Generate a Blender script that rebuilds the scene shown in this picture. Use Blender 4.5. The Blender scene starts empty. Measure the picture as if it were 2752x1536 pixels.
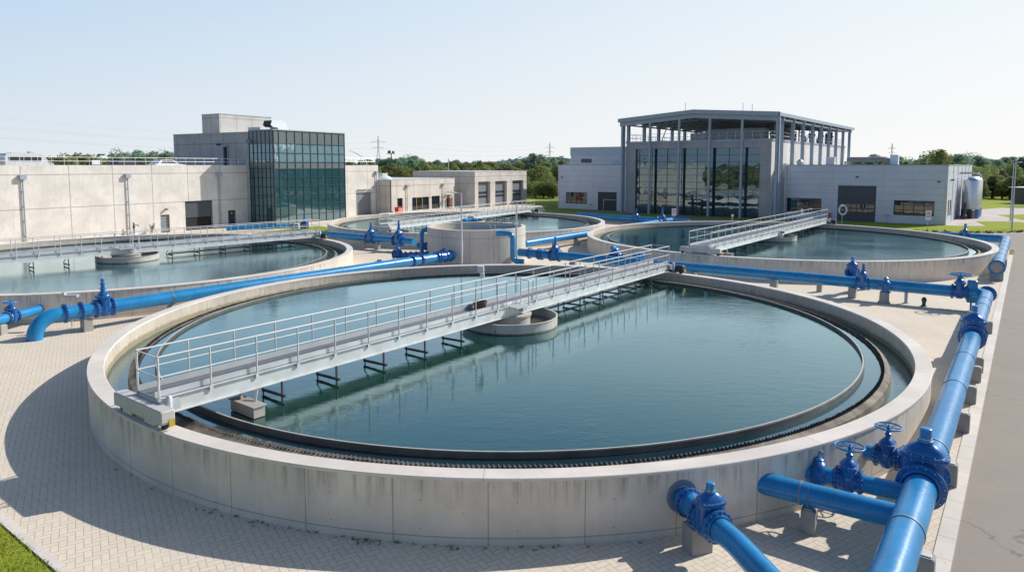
import bpy, math, random
from mathutils import Vector, Matrix
random.seed(7)
PI = math.pi
sc = bpy.context.scene
COL = sc.collection
sin, cos, R = math.sin, math.cos, math.radians

# ------------------------------------------------------------------ objects
def tag(o, label=None, cat=None, group=None, kind=None):
    if label: o['label'] = label
    if cat: o['category'] = cat
    if group: o['group'] = group
    if kind: o['kind'] = kind
    return o

def thing(name, label, cat, loc=(0, 0, 0), rz=0.0, group=None):
    o = bpy.data.objects.new(name, None)
    o.empty_display_size = 0.2
    COL.objects.link(o)
    o.location = loc
    o.rotation_euler = (0, 0, rz)
    o.matrix_basis = Matrix.Translation(loc) @ Matrix.Rotation(rz, 4, 'Z')
    return tag(o, label, cat, group)

def world_of(o):
    m = o.matrix_basis.copy()
    while o.parent:
        o = o.parent
        m = o.matrix_basis @ m
    return m

def copy_tree(o, parent=None):
    c = o.copy()
    COL.objects.link(c)
    c.parent = parent
    for ch in [x for x in COL.objects if x.parent == o]:
        copy_tree(ch, c)
    return c

class MB:
    """collects shapes, builds ONE mesh object"""
    def __init__(s):
        s.v = []; s.f = []; s.uv = []
    def add(s, vs, fs, uvs=None):
        b = len(s.v)
        s.v += [tuple(p) for p in vs]
        for i, f in enumerate(fs):
            s.f.append([b + k for k in f])
            s.uv.append(uvs[i] if uvs else None)
        return s
    def box(s, c, d, rz=0.0, ax=None):
        hx, hy, hz = d[0] / 2, d[1] / 2, d[2] / 2
        if ax is None:
            ax = (Vector((cos(rz), sin(rz), 0)), Vector((-sin(rz), cos(rz), 0)), Vector((0, 0, 1)))
        c = Vector(c)
        vs = [c + ax[0] * x * hx + ax[1] * y * hy + ax[2] * z * hz for z in (-1, 1) for y in (-1, 1) for x in (-1, 1)]
        return s.add(vs, [(0, 2, 3, 1), (4, 5, 7, 6), (0, 1, 5, 4), (2, 6, 7, 3), (0, 4, 6, 2), (1, 3, 7, 5)])
    def cbox(s, c, d, rz=0.0, ch=0.01):
        """box with chamfered vertical and top edges"""
        hx, hy, hz = d[0] / 2, d[1] / 2, d[2] / 2
        def loop(ix, z):
            a, b = hx - ix, hy - ix
            k = ch
            return [(-a + k, -b, z), (a - k, -b, z), (a, -b + k, z), (a, b - k, z), (a - k, b, z), (-a + k, b, z), (-a, b - k, z), (-a, -b + k, z)]
        L = loop(0, -hz) + loop(0, hz - ch) + loop(ch, hz)
        vs = []
        for x, y, z in L:
            vs.append((c[0] + x * cos(rz) - y * sin(rz), c[1] + x * sin(rz) + y * cos(rz), c[2] + z))
        fs = [tuple(range(7, -1, -1)), tuple(range(16, 24))]
        for k in range(2):
            for i in range(8):
                j = (i + 1) % 8
                fs.append((k * 8 + i, k * 8 + j, k * 8 + 8 + j, k * 8 + 8 + i))
        return s.add(vs, fs)
    def bar(s, a, b, w, h=None, up=(0, 0, 1)):
        a, b = Vector(a), Vector(b)
        d = b - a
        L = d.length
        x = d / L
        u = Vector(up)
        y = u.cross(x)
        if y.length < 1e-4: y = Vector((0, 1, 0)).cross(x)
        y.normalize()
        z = x.cross(y)
        return s.box((a + b) / 2, (L, w, h or w), ax=(x, y, z))
    def tube(s, pts, r, n=12, caps=True, rs=None, v0=0.0):
        pts = [Vector(p) for p in pts]
        m = len(pts)
        tang = []
        for i in range(m):
            a = pts[max(i - 1, 0)]; b = pts[min(i + 1, m - 1)]
            t = (pts[i] - a).normalized() + (b - pts[i]).normalized() if 0 < i < m - 1 else (b - a)
            tang.append(t.normalized())
        ref = Vector((0, 0, 1)) if abs(tang[0].z) < 0.9 else Vector((0, 1, 0))
        x = ref.cross(tang[0]).normalized()
        vs = []; L = 0; Ls = []
        for i in range(m):
            t = tang[i]
            x = (x - t * x.dot(t)).normalized()
            y = t.cross(x)
            rr = rs[i] if rs else r
            for k in range(n):
                a = 2 * PI * k / n
                vs.append(pts[i] + x * cos(a) * rr + y * sin(a) * rr)
            if i: L += (pts[i] - pts[i - 1]).length
            Ls.append(L)
        fs = []; uvs = []
        for i in range(m - 1):
            for k in range(n):
                j = (k + 1) % n
                fs.append((i * n + k, i * n + j, (i + 1) * n + j, (i + 1) * n + k))
                c0, c1 = 2 * PI * r * k / n, 2 * PI * r * (k + 1) / n
                uvs.append([(Ls[i], c0), (Ls[i], c1), (Ls[i + 1], c1), (Ls[i + 1], c0)])
        if caps:
            fs.append(tuple(range(n - 1, -1, -1))); uvs.append(None)
            fs.append(tuple(range((m - 1) * n, m * n))); uvs.append(None)
        return s.add(vs, fs, uvs)
    def lathe(s, o, prof, n=24, ax=(0, 0, 1), caps=True, sx=1.0, sy=1.0, xref=None, sq=1.0):
        """prof [(r,h)...] along ax from o; sx, sy squash"""
        o = Vector(o); t = Vector(ax).normalized()
        if xref is None:
            ref = Vector((1, 0, 0)) if abs(t.x) < 0.9 else Vector((0, 1, 0))
        else: ref = Vector(xref)
        x = (ref - t * ref.dot(t)).normalized(); y = t.cross(x)
        vs = []
        for r, h in prof:
            for k in range(n):
                a = 2 * PI * k / n
                ca, sa = cos(a), sin(a)
                if sq != 1.0: ca, sa = math.copysign(abs(ca) ** sq, ca), math.copysign(abs(sa) ** sq, sa)
                vs.append(o + t * h + x * ca * r * sx + y * sa * r * sy)
        fs = []
        for i in range(len(prof) - 1):
            for k in range(n):
                j = (k + 1) % n
                fs.append((i * n + k, i * n + j, (i + 1) * n + j, (i + 1) * n + k))
        if caps:
            fs.append(tuple(range(n - 1, -1, -1)))
            fs.append(tuple(range((len(prof) - 1) * n, len(prof) * n)))
        return s.add(vs, fs)
    def torus(s, o, R_, r, n=32, m=8, ax=(0, 0, 1)):
        o = Vector(o); t = Vector(ax).normalized()
        ref = Vector((1, 0, 0)) if abs(t.x) < 0.9 else Vector((0, 1, 0))
        x = (ref - t * ref.dot(t)).normalized(); y = t.cross(x)
        vs = []
        for i in range(n):
            a = 2 * PI * i / n
            rad = x * cos(a) + y * sin(a)
            for k in range(m):
                b = 2 * PI * k / m
                vs.append(o + rad * (R_ + r * cos(b)) + t * r * sin(b))
        fs = [(i * m + k, ((i + 1) % n) * m + k, ((i + 1) % n) * m + (k + 1) % m, i * m + (k + 1) % m) for i in range(n) for k in range(m)]
        return s.add(vs, fs)
    def ring(s, c, prof, n=160, a0=0.0, a1=2 * PI, closed=True):
        """revolve closed profile [(r,z)...] about vertical axis at c, uv = (arc length, z)"""
        full = abs(a1 - a0 - 2 * PI) < 1e-6
        cnt = n if full else n + 1
        m = len(prof)
        vs = [(c[0] + r * cos(a0 + (a1 - a0) * i / n), c[1] + r * sin(a0 + (a1 - a0) * i / n), z) for i in range(cnt) for r, z in prof]
        fs = []; uvs = []
        rm = max(p[0] for p in prof)
        for i in range(n):
            j = (i + 1) % cnt
            u0, u1 = rm * (a0 + (a1 - a0) * i / n), rm * (a0 + (a1 - a0) * (i + 1) / n)
            for k in range(m if closed else m - 1):
                l = (k + 1) % m
                fs.append((i * m + k, j * m + k, j * m + l, i * m + l))
                flat = abs(prof[k][1] - prof[l][1]) < 1e-4
                za, zb = prof[k][1], prof[l][1]
                if flat: za, zb = za + 10, za + 10 + abs(prof[k][0] - prof[l][0])
                uvs.append([(u0, za), (u1, za), (u1, zb), (u0, zb)])
        return s.add(vs, fs, uvs)
    def disc(s, c, r, n=96, r0=0.0):
        if r0 > 0:
            vs = [(c[0] + q * cos(2 * PI * i / n), c[1] + q * sin(2 * PI * i / n), c[2]) for i in range(n) for q in (r0, r)]
            fs = [(2 * i, 2 * i + 1, 2 * ((i + 1) % n) + 1, 2 * ((i + 1) % n)) for i in range(n)]
        else:
            vs = [(c[0] + r * cos(2 * PI * i / n), c[1] + r * sin(2 * PI * i / n), c[2]) for i in range(n)]
            fs = [tuple(range(n))]
        return s.add(vs, fs)
    def prism(s, poly, z0, z1):
        n = len(poly)
        vs = [(p[0], p[1], z0) for p in poly] + [(p[0], p[1], z1) for p in poly]
        fs = [tuple(range(n - 1, -1, -1)), tuple(range(n, 2 * n))] + [(i, (i + 1) % n, n + (i + 1) % n, n + i) for i in range(n)]
        return s.add(vs, fs)
    def sheet(s, poly, z):
        from mathutils.geometry import tessellate_polygon
        vs = [Vector((p[0], p[1], 0)) for p in poly]
        fs = []
        for f in tessellate_polygon([vs]):
            a, b, c = (vs[k] for k in f)
            if (b - a).cross(c - b).z < 0: f = (f[2], f[1], f[0])
            fs.append(tuple(f))
        return s.add([(p[0], p[1], z) for p in poly], fs)
    def build(s, name, mat, parent=None, smooth=None, local=False):
        me = bpy.data.meshes.new(name)
        vs = s.v
        uvs = []
        for f, uv in zip(s.f, s.uv):
            if uv is None:
                a, b, c = (Vector(vs[f[k]]) for k in (0, 1, 2))
                nrm = (b - a).cross(c - b)
                if nrm.length < 1e-9 and len(f) > 3: nrm = (Vector(vs[f[2]]) - b).cross(Vector(vs[f[3]]) - Vector(vs[f[2]]))
                if nrm.length > 0: nrm.normalize()
                if abs(nrm.z) > 0.7: uv = [(vs[k][0], vs[k][1] + 0) for k in f]
                else:
                    t = Vector((-nrm.y, nrm.x, 0))
                    if t.length > 0: t.normalize()
                    uv = [(vs[k][0] * t.x + vs[k][1] * t.y, vs[k][2]) for k in f]
            uvs += [q for p in uv for q in p]
        if parent is not None and not local:
            inv = world_of(parent).inverted()
            vs = [tuple(inv @ Vector(p)) for p in vs]
        me.from_pydata(vs, [], s.f)
        l = me.uv_layers.new(name='UVMap')
        l.data.foreach_set('uv', uvs)
        if smooth is not None:
            me.polygons.foreach_set('use_smooth', [True] * len(me.polygons))
            me.set_sharp_from_angle(angle=R(smooth))
        me.materials.append(mat)
        me.validate()
        me.update()
        o = bpy.data.objects.new(name, me)
        COL.objects.link(o)
        if parent: o.parent = parent
        return o

def arc3(p0, pc, p1, r, n=8):
    """points rounding corner pc between p0 and p1 with radius r"""
    p0, pc, p1 = Vector(p0), Vector(pc), Vector(p1)
    a = (p0 - pc).normalized(); b = (p1 - pc).normalized()
    ang = a.angle(b)
    d = r / math.tan(ang / 2)
    s0 = pc + a * d; s1 = pc + b * d
    cen = pc + (a + b).normalized() * (r / sin(ang / 2))
    v0 = s0 - cen; v1 = s1 - cen
    tot = v0.angle(v1); out = []
    for i in range(n + 1):
        t = i / n
        out.append(cen + (v0 * sin((1 - t) * tot) + v1 * sin(t * tot)) / sin(tot))
    return out

def path(pts, r):
    out = [Vector(pts[0])]
    for i in range(1, len(pts) - 1):
        out += arc3(pts[i - 1], pts[i], pts[i + 1], r)
    out.append(Vector(pts[-1]))
    return out

# ------------------------------------------------------------------ materials
class NT:
    def __init__(s, name):
        s.m = bpy.data.materials.new(name); s.m.use_nodes = True
        s.t = s.m.node_tree; s.t.nodes.clear()
        s.out = s.n('ShaderNodeOutputMaterial')
        s.p = s.n('ShaderNodeBsdfPrincipled')
        s.l(s.p.outputs[0], s.out.inputs[0])
    def n(s, typ, **k):
        x = s.t.nodes.new(typ)
        for a, b in k.items(): setattr(x, a, b)
        return x
    def l(s, a, b): s.t.links.new(a, b)
    def set(s, node, i, v):
        if hasattr(v, 'is_linked') or isinstance(v, bpy.types.NodeSocket): s.l(v, node.inputs[i])
        else: node.inputs[i].default_value = v
    def math(s, op, a, b=None, c=None, clamp=False):
        x = s.n('ShaderNodeMath', operation=op, use_clamp=clamp)
        s.set(x, 0, a)
        if b is not None: s.set(x, 1, b)
        if c is not None: s.set(x, 2, c)
        return x.outputs[0]
    def mix(s, f, a, b, blend='MIX'):
        x = s.n('ShaderNodeMix', data_type='RGBA', blend_type=blend)
        s.set(x, 0, f)
        s.set(x, 6, a if not isinstance(a, tuple) else (*a[:3], 1)); s.set(x, 7, b if not isinstance(b, tuple) else (*b[:3], 1))
        return x.outputs[2]
    def uv(s):
        if not hasattr(s, '_uv'): s._uv = s.n('ShaderNodeTexCoord').outputs['UV']
        return s._uv
    def pos(s):
        if not hasattr(s, '_pos'): s._pos = s.n('ShaderNodeNewGeometry').outputs['Position']
        return s._pos
    def obj(s):
        if not hasattr(s, '_ob'): s._ob = s.n('ShaderNodeTexCoord').outputs['Object']
        return s._ob
    def mapv(s, vec, scale=(1, 1, 1), rot=(0, 0, 0), loc=(0, 0, 0)):
        x = s.n('ShaderNodeMapping')
        s.l(vec, x.inputs[0]); x.inputs[3].default_value = scale; x.inputs[2].default_value = rot; x.inputs[1].default_value = loc
        return x.outputs[0]
    def noise(s, vec, scale, detail=4, rough=0.55, dist=0.0):
        x = s.n('ShaderNodeTexNoise')
        s.l(vec, x.inputs['Vector']); x.inputs['Scale'].default_value = scale; x.inputs['Detail'].default_value = detail
        x.inputs['Roughness'].default_value = rough; x.inputs['Distortion'].default_value = dist
        return x.outputs[0]
    def ramp(s, f, a, b, c0=(0, 0, 0), c1=(1, 1, 1)):
        x = s.n('ShaderNodeMapRange', interpolation_type='SMOOTHSTEP')
        s.l(f, x.inputs[0]) if not isinstance(f, (int, float)) else None
        x.inputs[1].default_value = a; x.inputs[2].default_value = b
        x.inputs[3].default_value = 0; x.inputs[4].default_value = 1
        if c0 == (0, 0, 0) and c1 == (1, 1, 1): return x.outputs[0]
        return s.mix(x.outputs[0], c0, c1)
    def sep(s, v):
        x = s.n('ShaderNodeSeparateXYZ'); s.l(v, x.inputs[0]); return x.outputs
    def bump(s, h, strength=0.3, dist=0.01, normal=None):
        x = s.n('ShaderNodeBump'); x.inputs['Strength'].default_value = strength; x.inputs['Distance'].default_value = dist
        s.l(h, x.inputs['Height'])
        if normal: s.l(normal, x.inputs['Normal'])
        return x.outputs[0]
    def fin(s, color=None, rough=0.6, metal=0.0, normal=None, spec=None, ior=None, coat=None):
        if color is not None: s.set(s.p, 'Base Color', color if not isinstance(color, tuple) else (*color[:3], 1))
        s.set(s.p, 'Roughness', rough); s.set(s.p, 'Metallic', metal)
        if normal: s.l(normal, s.p.inputs['Normal'])
        if spec is not None: s.set(s.p, 'Specular IOR Level', spec)
        if ior: s.set(s.p, 'IOR', ior)
        if coat: s.set(s.p, 'Coat Weight', coat); s.set(s.p, 'Coat Roughness', 0.12)
        return s.m

def line_mask(t, x, period, off, w):
    """1 on thin lines every period"""
    a = t.math('ADD', x, -off)
    f = t.math('PINGPONG', a, period / 2)
    # distance to nearest multiple of period
    return t.math('LESS_THAN', f, w)

def concrete(name, tone=(0.44, 0.42, 0.39), ju=None, jv=None, jvoff=0.0, extra_v=(), top=None, stain=0.5, joint_w=0.012, holes=None, wline=None):
    t = NT(name)
    uv = t.uv(); x, y, _ = t.sep(uv)
    big = t.noise(uv, 0.45, 5, 0.6)
    mid = t.noise(t.mapv(uv, (1.0, 0.5, 1)), 2.6, 6, 0.65)
    fine = t.noise(uv, 38, 4, 0.7)
    c = t.mix(t.ramp(big, 0.3, 0.72), tuple(k * 0.88 for k in tone), tuple(min(1, k * 1.1) for k in tone))
    c = t.mix(t.math('MULTIPLY', t.ramp(mid, 0.38, 0.75), 0.34), c, (tone[0] * 0.74, tone[1] * 0.76, tone[2] * 0.78))
    c = t.mix(t.math('MULTIPLY', t.ramp(fine, 0.5, 0.8), 0.25), c, (tone[0] * 0.6, tone[1] * 0.6, tone[2] * 0.6))
    spots = t.noise(uv, 9, 2, 0.5)
    c = t.mix(t.math('MULTIPLY', t.ramp(spots, 0.70, 0.76), 0.5), c, (tone[0] * 0.45, tone[1] * 0.43, tone[2] * 0.4))
    h = t.math('ADD', t.math('MULTIPLY', mid, 0.4), t.math('MULTIPLY', fine, 0.3))
    if wline is not None:
        wob = t.math('ADD', y, t.math('MULTIPLY', t.noise(t.mapv(uv, (2.2, 0.8, 1)), 1.0, 5, 0.65), -0.30))
        m = t.math('SUBTRACT', 1.0, t.ramp(wob, wline - 0.22, wline - 0.06))
        c = t.mix(t.math('MULTIPLY', m, 0.75), c, (0.20, 0.165, 0.09))
    if top is not None:
        streak = t.noise(t.mapv(uv, (7.0, 0.35, 1)), 1.0, 5, 0.7)
        strk2 = t.noise(t.mapv(uv, (1.1, 0.2, 1)), 1.0, 3, 0.6)
        dtop = t.math('SUBTRACT', top, y)
        fade = t.math('SUBTRACT', 1.0, t.math('DIVIDE', dtop, t.math('ADD', t.math('MULTIPLY', strk2, 2.2), -0.45)), clamp=True)
        below = t.math('GREATER_THAN', dtop, 0.0)
        m = t.math('MULTIPLY', t.math('MULTIPLY', t.ramp(streak, 0.42, 0.72), fade), below)
        c = t.mix(t.math('MULTIPLY', m, stain), c, (0.13, 0.125, 0.095))
        m2 = t.math('MULTIPLY', t.ramp(t.noise(t.mapv(uv, (3.0, 0.12, 1), loc=(9, 3, 0)), 1.0, 4, 0.6), 0.55, 0.8), 0.35)
        c = t.mix(m2, c, (tone[0] * 0.62, tone[1] * 0.6, tone[2] * 0.56))
    j = None
    if ju:
        j = line_mask(t, x, ju, 0.0, joint_w)
    if jv:
        k = line_mask(t, y, jv, jvoff, joint_w)
        j = t.math('MAXIMUM', j, k) if j is not None else k
    for e in extra_v:
        k = t.math('LESS_THAN', t.math('ABSOLUTE', t.math('SUBTRACT', y, e)), joint_w)
        j = t.math('MAXIMUM', j, k) if j is not None else k
    if j is not None:
        c = t.mix(t.math('MULTIPLY', j, 0.62), c, (tone[0] * 0.3, tone[1] * 0.3, tone[2] * 0.3))
        h = t.math('SUBTRACT', h, t.math('MULTIPLY', j, 1.5))
    if holes:
        hx, hy, hr = holes
        a = t.math('PINGPONG', t.math('ADD', x, -hx * 0.3), hx / 2)
        b = t.math('PINGPONG', t.math('ADD', y, -hy * 0.55), hy / 2)
        d = t.math('SQRT', t.math('ADD', t.math('MULTIPLY', a, a), t.math('MULTIPLY', b, b)))
        c = t.mix(t.math('MULTIPLY', t.math('LESS_THAN', d, hr), 0.6), c, (0.12, 0.115, 0.11))
    return t.fin(c, rough=0.82, normal=t.bump(h, 0.35, 0.012), spec=0.3)

def paint(name, col, rough=0.35, var=0.12, metal=0.0, coat=None, dirt=0.0, spec=None):
    t = NT(name)
    o = t.obj()
    n = t.noise(o, 1.7, 5, 0.6)
    c = t.mix(t.ramp(n, 0.25, 0.75), tuple(k * (1 - var) for k in col), tuple(min(1, k * (1 + var)) for k in col))
    if dirt:
        d = t.noise(o, 7, 6, 0.7)
        c = t.mix(t.math('MULTIPLY', t.ramp(d, 0.55, 0.8), dirt), c, (0.2, 0.18, 0.15))
    rr = t.math('ADD', t.math('MULTIPLY', t.noise(o, 6, 4), 0.18), rough - 0.09)
    return t.fin(c, rough=rr, metal=metal, coat=coat, spec=spec, normal=t.bump(t.noise(o, 30, 3), 0.06, 0.004))

def m_blue(name, col, rough, chips=0.35):
    t = NT(name)
    o = t.pos()
    n = t.noise(o, 1.1, 5, 0.6); n2 = t.noise(o, 9, 6, 0.7); n3 = t.noise(t.mapv(o, (1, 1, 0.25)), 16, 4, 0.6)
    nz = t.sep(t.n('ShaderNodeNewGeometry').outputs['Normal'])[2]
    c = t.mix(t.ramp(n, 0.25, 0.75), tuple(k * 0.84 for k in col), (col[0] * 2.0 + 0.01, min(1, col[1] * 1.15), min(1, col[2] * 1.12)))
    c = t.mix(t.math('MULTIPLY', t.ramp(n3, 0.52, 0.8), 0.10), c, (col[0] + 0.05, col[1] * 1.25 + 0.04, col[2] * 1.05))
    dust = t.math('MULTIPLY', t.ramp(nz, 0.55, 1.0), t.math('MULTIPLY', t.ramp(n2, 0.45, 0.8), 0.10))
    c = t.mix(dust, c, (0.42, 0.43, 0.42))
    ch = t.noise(o, 26, 3, 0.6)
    c = t.mix(t.math('MULTIPLY', t.ramp(ch, 0.70, 0.73), chips), c, (0.10, 0.07, 0.05))
    rr = t.math('ADD', t.math('MULTIPLY', n2, 0.22), rough - 0.11)
    return t.fin(c, rough=rr, spec=0.55, normal=t.bump(t.math('ADD', n2, t.math('MULTIPLY', t.noise(o, 60, 3), 0.5)), 0.05, 0.004))

M = {}
TONE = (0.50, 0.465, 0.415)
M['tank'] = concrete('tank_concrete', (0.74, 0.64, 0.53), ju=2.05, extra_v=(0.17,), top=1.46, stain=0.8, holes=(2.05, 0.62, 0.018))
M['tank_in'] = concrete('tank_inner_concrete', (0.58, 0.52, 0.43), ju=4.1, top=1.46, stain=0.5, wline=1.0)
M['cap'] = concrete('coping_concrete', (0.70, 0.63, 0.56), ju=8.2, joint_w=0.008, stain=0.2)
M['hall'] = concrete('hall_concrete', (0.71, 0.665, 0.61), ju=4.6, extra_v=(3.56, 7.05), top=7.9, stain=0.25, joint_w=0.045, holes=(2.3, 1.75, 0.035))
M['tower'] = concrete('tower_concrete', (0.44, 0.435, 0.42), ju=2.6, extra_v=(11.0,), top=12.4, stain=0.4, joint_w=0.05)
M['tower2'] = concrete('upper_block_concrete', (0.60, 0.565, 0.52), ju=2.6, extra_v=(14.6,), top=15.1, stain=0.3, joint_w=0.04)
M['annex'] = concrete('annex_concrete', (0.64, 0.585, 0.52), ju=4.5, extra_v=(4.6, 5.9), top=6.7, stain=0.3, joint_w=0.05)
M['chamber'] = concrete('chamber_concrete', (0.56, 0.53, 0.485), ju=2.4, extra_v=(2.25,), top=2.85, stain=0.3, joint_w=0.02)
M['portal'] = concrete('portal_concrete', (0.42, 0.415, 0.405), ju=5.0, extra_v=(8.0,), top=11.8, stain=0.3, joint_w=0.02)
M['hall2'] = concrete('hall_side_concrete', (0.74, 0.69, 0.65), ju=6.0, extra_v=(8.0,), top=11.6, stain=0.15, joint_w=0.02)
M['white2'] = paint('pale_grey_cladding', (0.50, 0.54, 0.58), rough=0.4, var=0.05)
M['block'] = concrete('block_concrete', (0.38, 0.365, 0.335), stain=0.3, top=0.6)
M['blue'] = m_blue('blue_pipe_paint', (0.004, 0.215, 0.48), 0.27, 0.0)
M['blue2'] = m_blue('blue_valve_paint', (0.004, 0.125, 0.38), 0.26, 0.2)
M['bolt'] = paint('zinc_bolts', (0.42, 0.43, 0.45), rough=0.4, metal=0.7)
M['band'] = paint('pipe_band', (0.16, 0.22, 0.28), rough=0.5, metal=0.0)
M['galv'] = paint('galvanised_steel', (0.56, 0.57, 0.58), rough=0.45, var=0.10, metal=0.35, dirt=0.12)
M['girder'] = paint('galvanised_girder', (0.60, 0.61, 0.60), rough=0.5, var=0.12, metal=0.15, dirt=0.15)
M['rail'] = paint('pale_rail_tube', (0.66, 0.64, 0.62), rough=0.42, var=0.08, metal=0.2)
M['plate_dark'] = paint('weathered_baffle_plate', (0.075, 0.07, 0.065), rough=0.55, var=0.3, dirt=0.3)
M['dark'] = paint('dark_steel', (0.05, 0.05, 0.052), rough=0.6)
M['anthracite'] = paint('anthracite_frame', (0.035, 0.045, 0.055), rough=0.45)
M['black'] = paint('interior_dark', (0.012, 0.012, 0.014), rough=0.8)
M['white'] = paint('white_coating', (0.78, 0.79, 0.80), rough=0.35, var=0.04)
M['vanpaint'] = paint('dusty_white_paint', (0.55, 0.56, 0.57), rough=0.35, var=0.06, dirt=0.15)
M['red'] = paint('red_coating', (0.62, 0.045, 0.02), rough=0.4)
M['yellow'] = paint('yellow_coating', (0.55, 0.36, 0.03), rough=0.5, dirt=0.3)
M['frameblue'] = paint('grey_blue_frame_steel', (0.34, 0.40, 0.46), rough=0.45, var=0.08, metal=0.1)
M['rubber'] = paint('rubber', (0.02, 0.02, 0.02), rough=0.8)
M['carblack'] = paint('dark_car_paint', (0.02, 0.03, 0.06), rough=0.25)
M['carglass'] = paint('vehicle_glass', (0.03, 0.04, 0.045), rough=0.08)
M['rust'] = paint('rusty_steel', (0.16, 0.09, 0.05), rough=0.8, var=0.4)
M['basin'] = paint('well_steel', (0.38, 0.34, 0.30), rough=0.6, var=0.15, dirt=0.35)
M['basin2'] = paint('pale_carriage_steel', (0.50, 0.48, 0.45), rough=0.6, var=0.12, dirt=0.3)
M['silo'] = paint('brushed_steel_silo', (0.62, 0.63, 0.64), rough=0.3, var=0.05, metal=0.9)
M['bark'] = paint('bark', (0.09, 0.07, 0.05), rough=0.9, var=0.4)
def m_well():
    t = NT('stained_well_steel')
    pos = t.pos(); z = t.sep(pos)[2]
    n = t.noise(pos, 1.5, 5, 0.6); n2 = t.noise(t.mapv(pos, (6, 6, 0.8)), 1.0, 5, 0.7)
    c = t.mix(t.ramp(n, 0.3, 0.7), (0.42, 0.385, 0.345), (0.52, 0.48, 0.43))
    c = t.mix(t.math('MULTIPLY', t.ramp(n2, 0.5, 0.8), 0.4), c, (0.24, 0.19, 0.14))
    wl = t.math('SUBTRACT', 1.0, t.ramp(t.math('ADD', z, t.math('MULTIPLY', t.noise(pos, 5, 5, 0.7), -0.12)), 1.06, 1.13))
    c = t.mix(t.math('MULTIPLY', wl, 0.85), c, (0.10, 0.06, 0.04))
    return t.fin(c, rough=0.65, normal=t.bump(n2, 0.2, 0.01))
M['well'] = m_well()
M['stone'] = paint('weir_deposit', (0.23, 0.20, 0.16), rough=0.9, var=0.5, dirt=0.5)
M['algae'] = paint('brown_weir_teeth', (0.055, 0.042, 0.034), rough=0.8, var=0.4)

def m_cladding():
    t = NT('grey_sandwich_cladding')
    x, y, _ = t.sep(t.uv())
    j = line_mask(t, y, 1.0, 0.05, 0.014)
    big = t.noise(t.uv(), 0.3, 3)
    c = t.mix(t.ramp(big, 0.3, 0.7), (0.56, 0.585, 0.64), (0.62, 0.645, 0.70))
    str_ = t.noise(t.mapv(t.uv(), (3, 0.15, 1)), 1, 4)
    c = t.mix(t.math('MULTIPLY', t.ramp(str_, 0.5, 0.85), 0.22), c, (0.28, 0.28, 0.28))
    c = t.mix(t.math('MULTIPLY', j, 0.7), c, (0.12, 0.12, 0.13))
    return t.fin(c, rough=0.42, metal=0.1, normal=t.bump(t.math('SUBTRACT', 1.0, j), 0.4, 0.01))
M['clad'] = m_cladding()

def m_shutter(name, col, period=0.11):
    t = NT(name)
    x, y, _ = t.sep(t.uv())
    p = t.math('PINGPONG', y, period / 2)
    c = t.mix(t.ramp(p, 0.0, period * 0.16), tuple(k * 0.45 for k in col), col)
    return t.fin(c, rough=0.45, normal=t.bump(p, 0.5, 0.05))
M['shutter'] = m_shutter('anthracite_shutter', (0.065, 0.08, 0.095), 0.22)
M['shutter_mid'] = m_shutter('grey_sectional_door', (0.22, 0.245, 0.265), 0.4)

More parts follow.
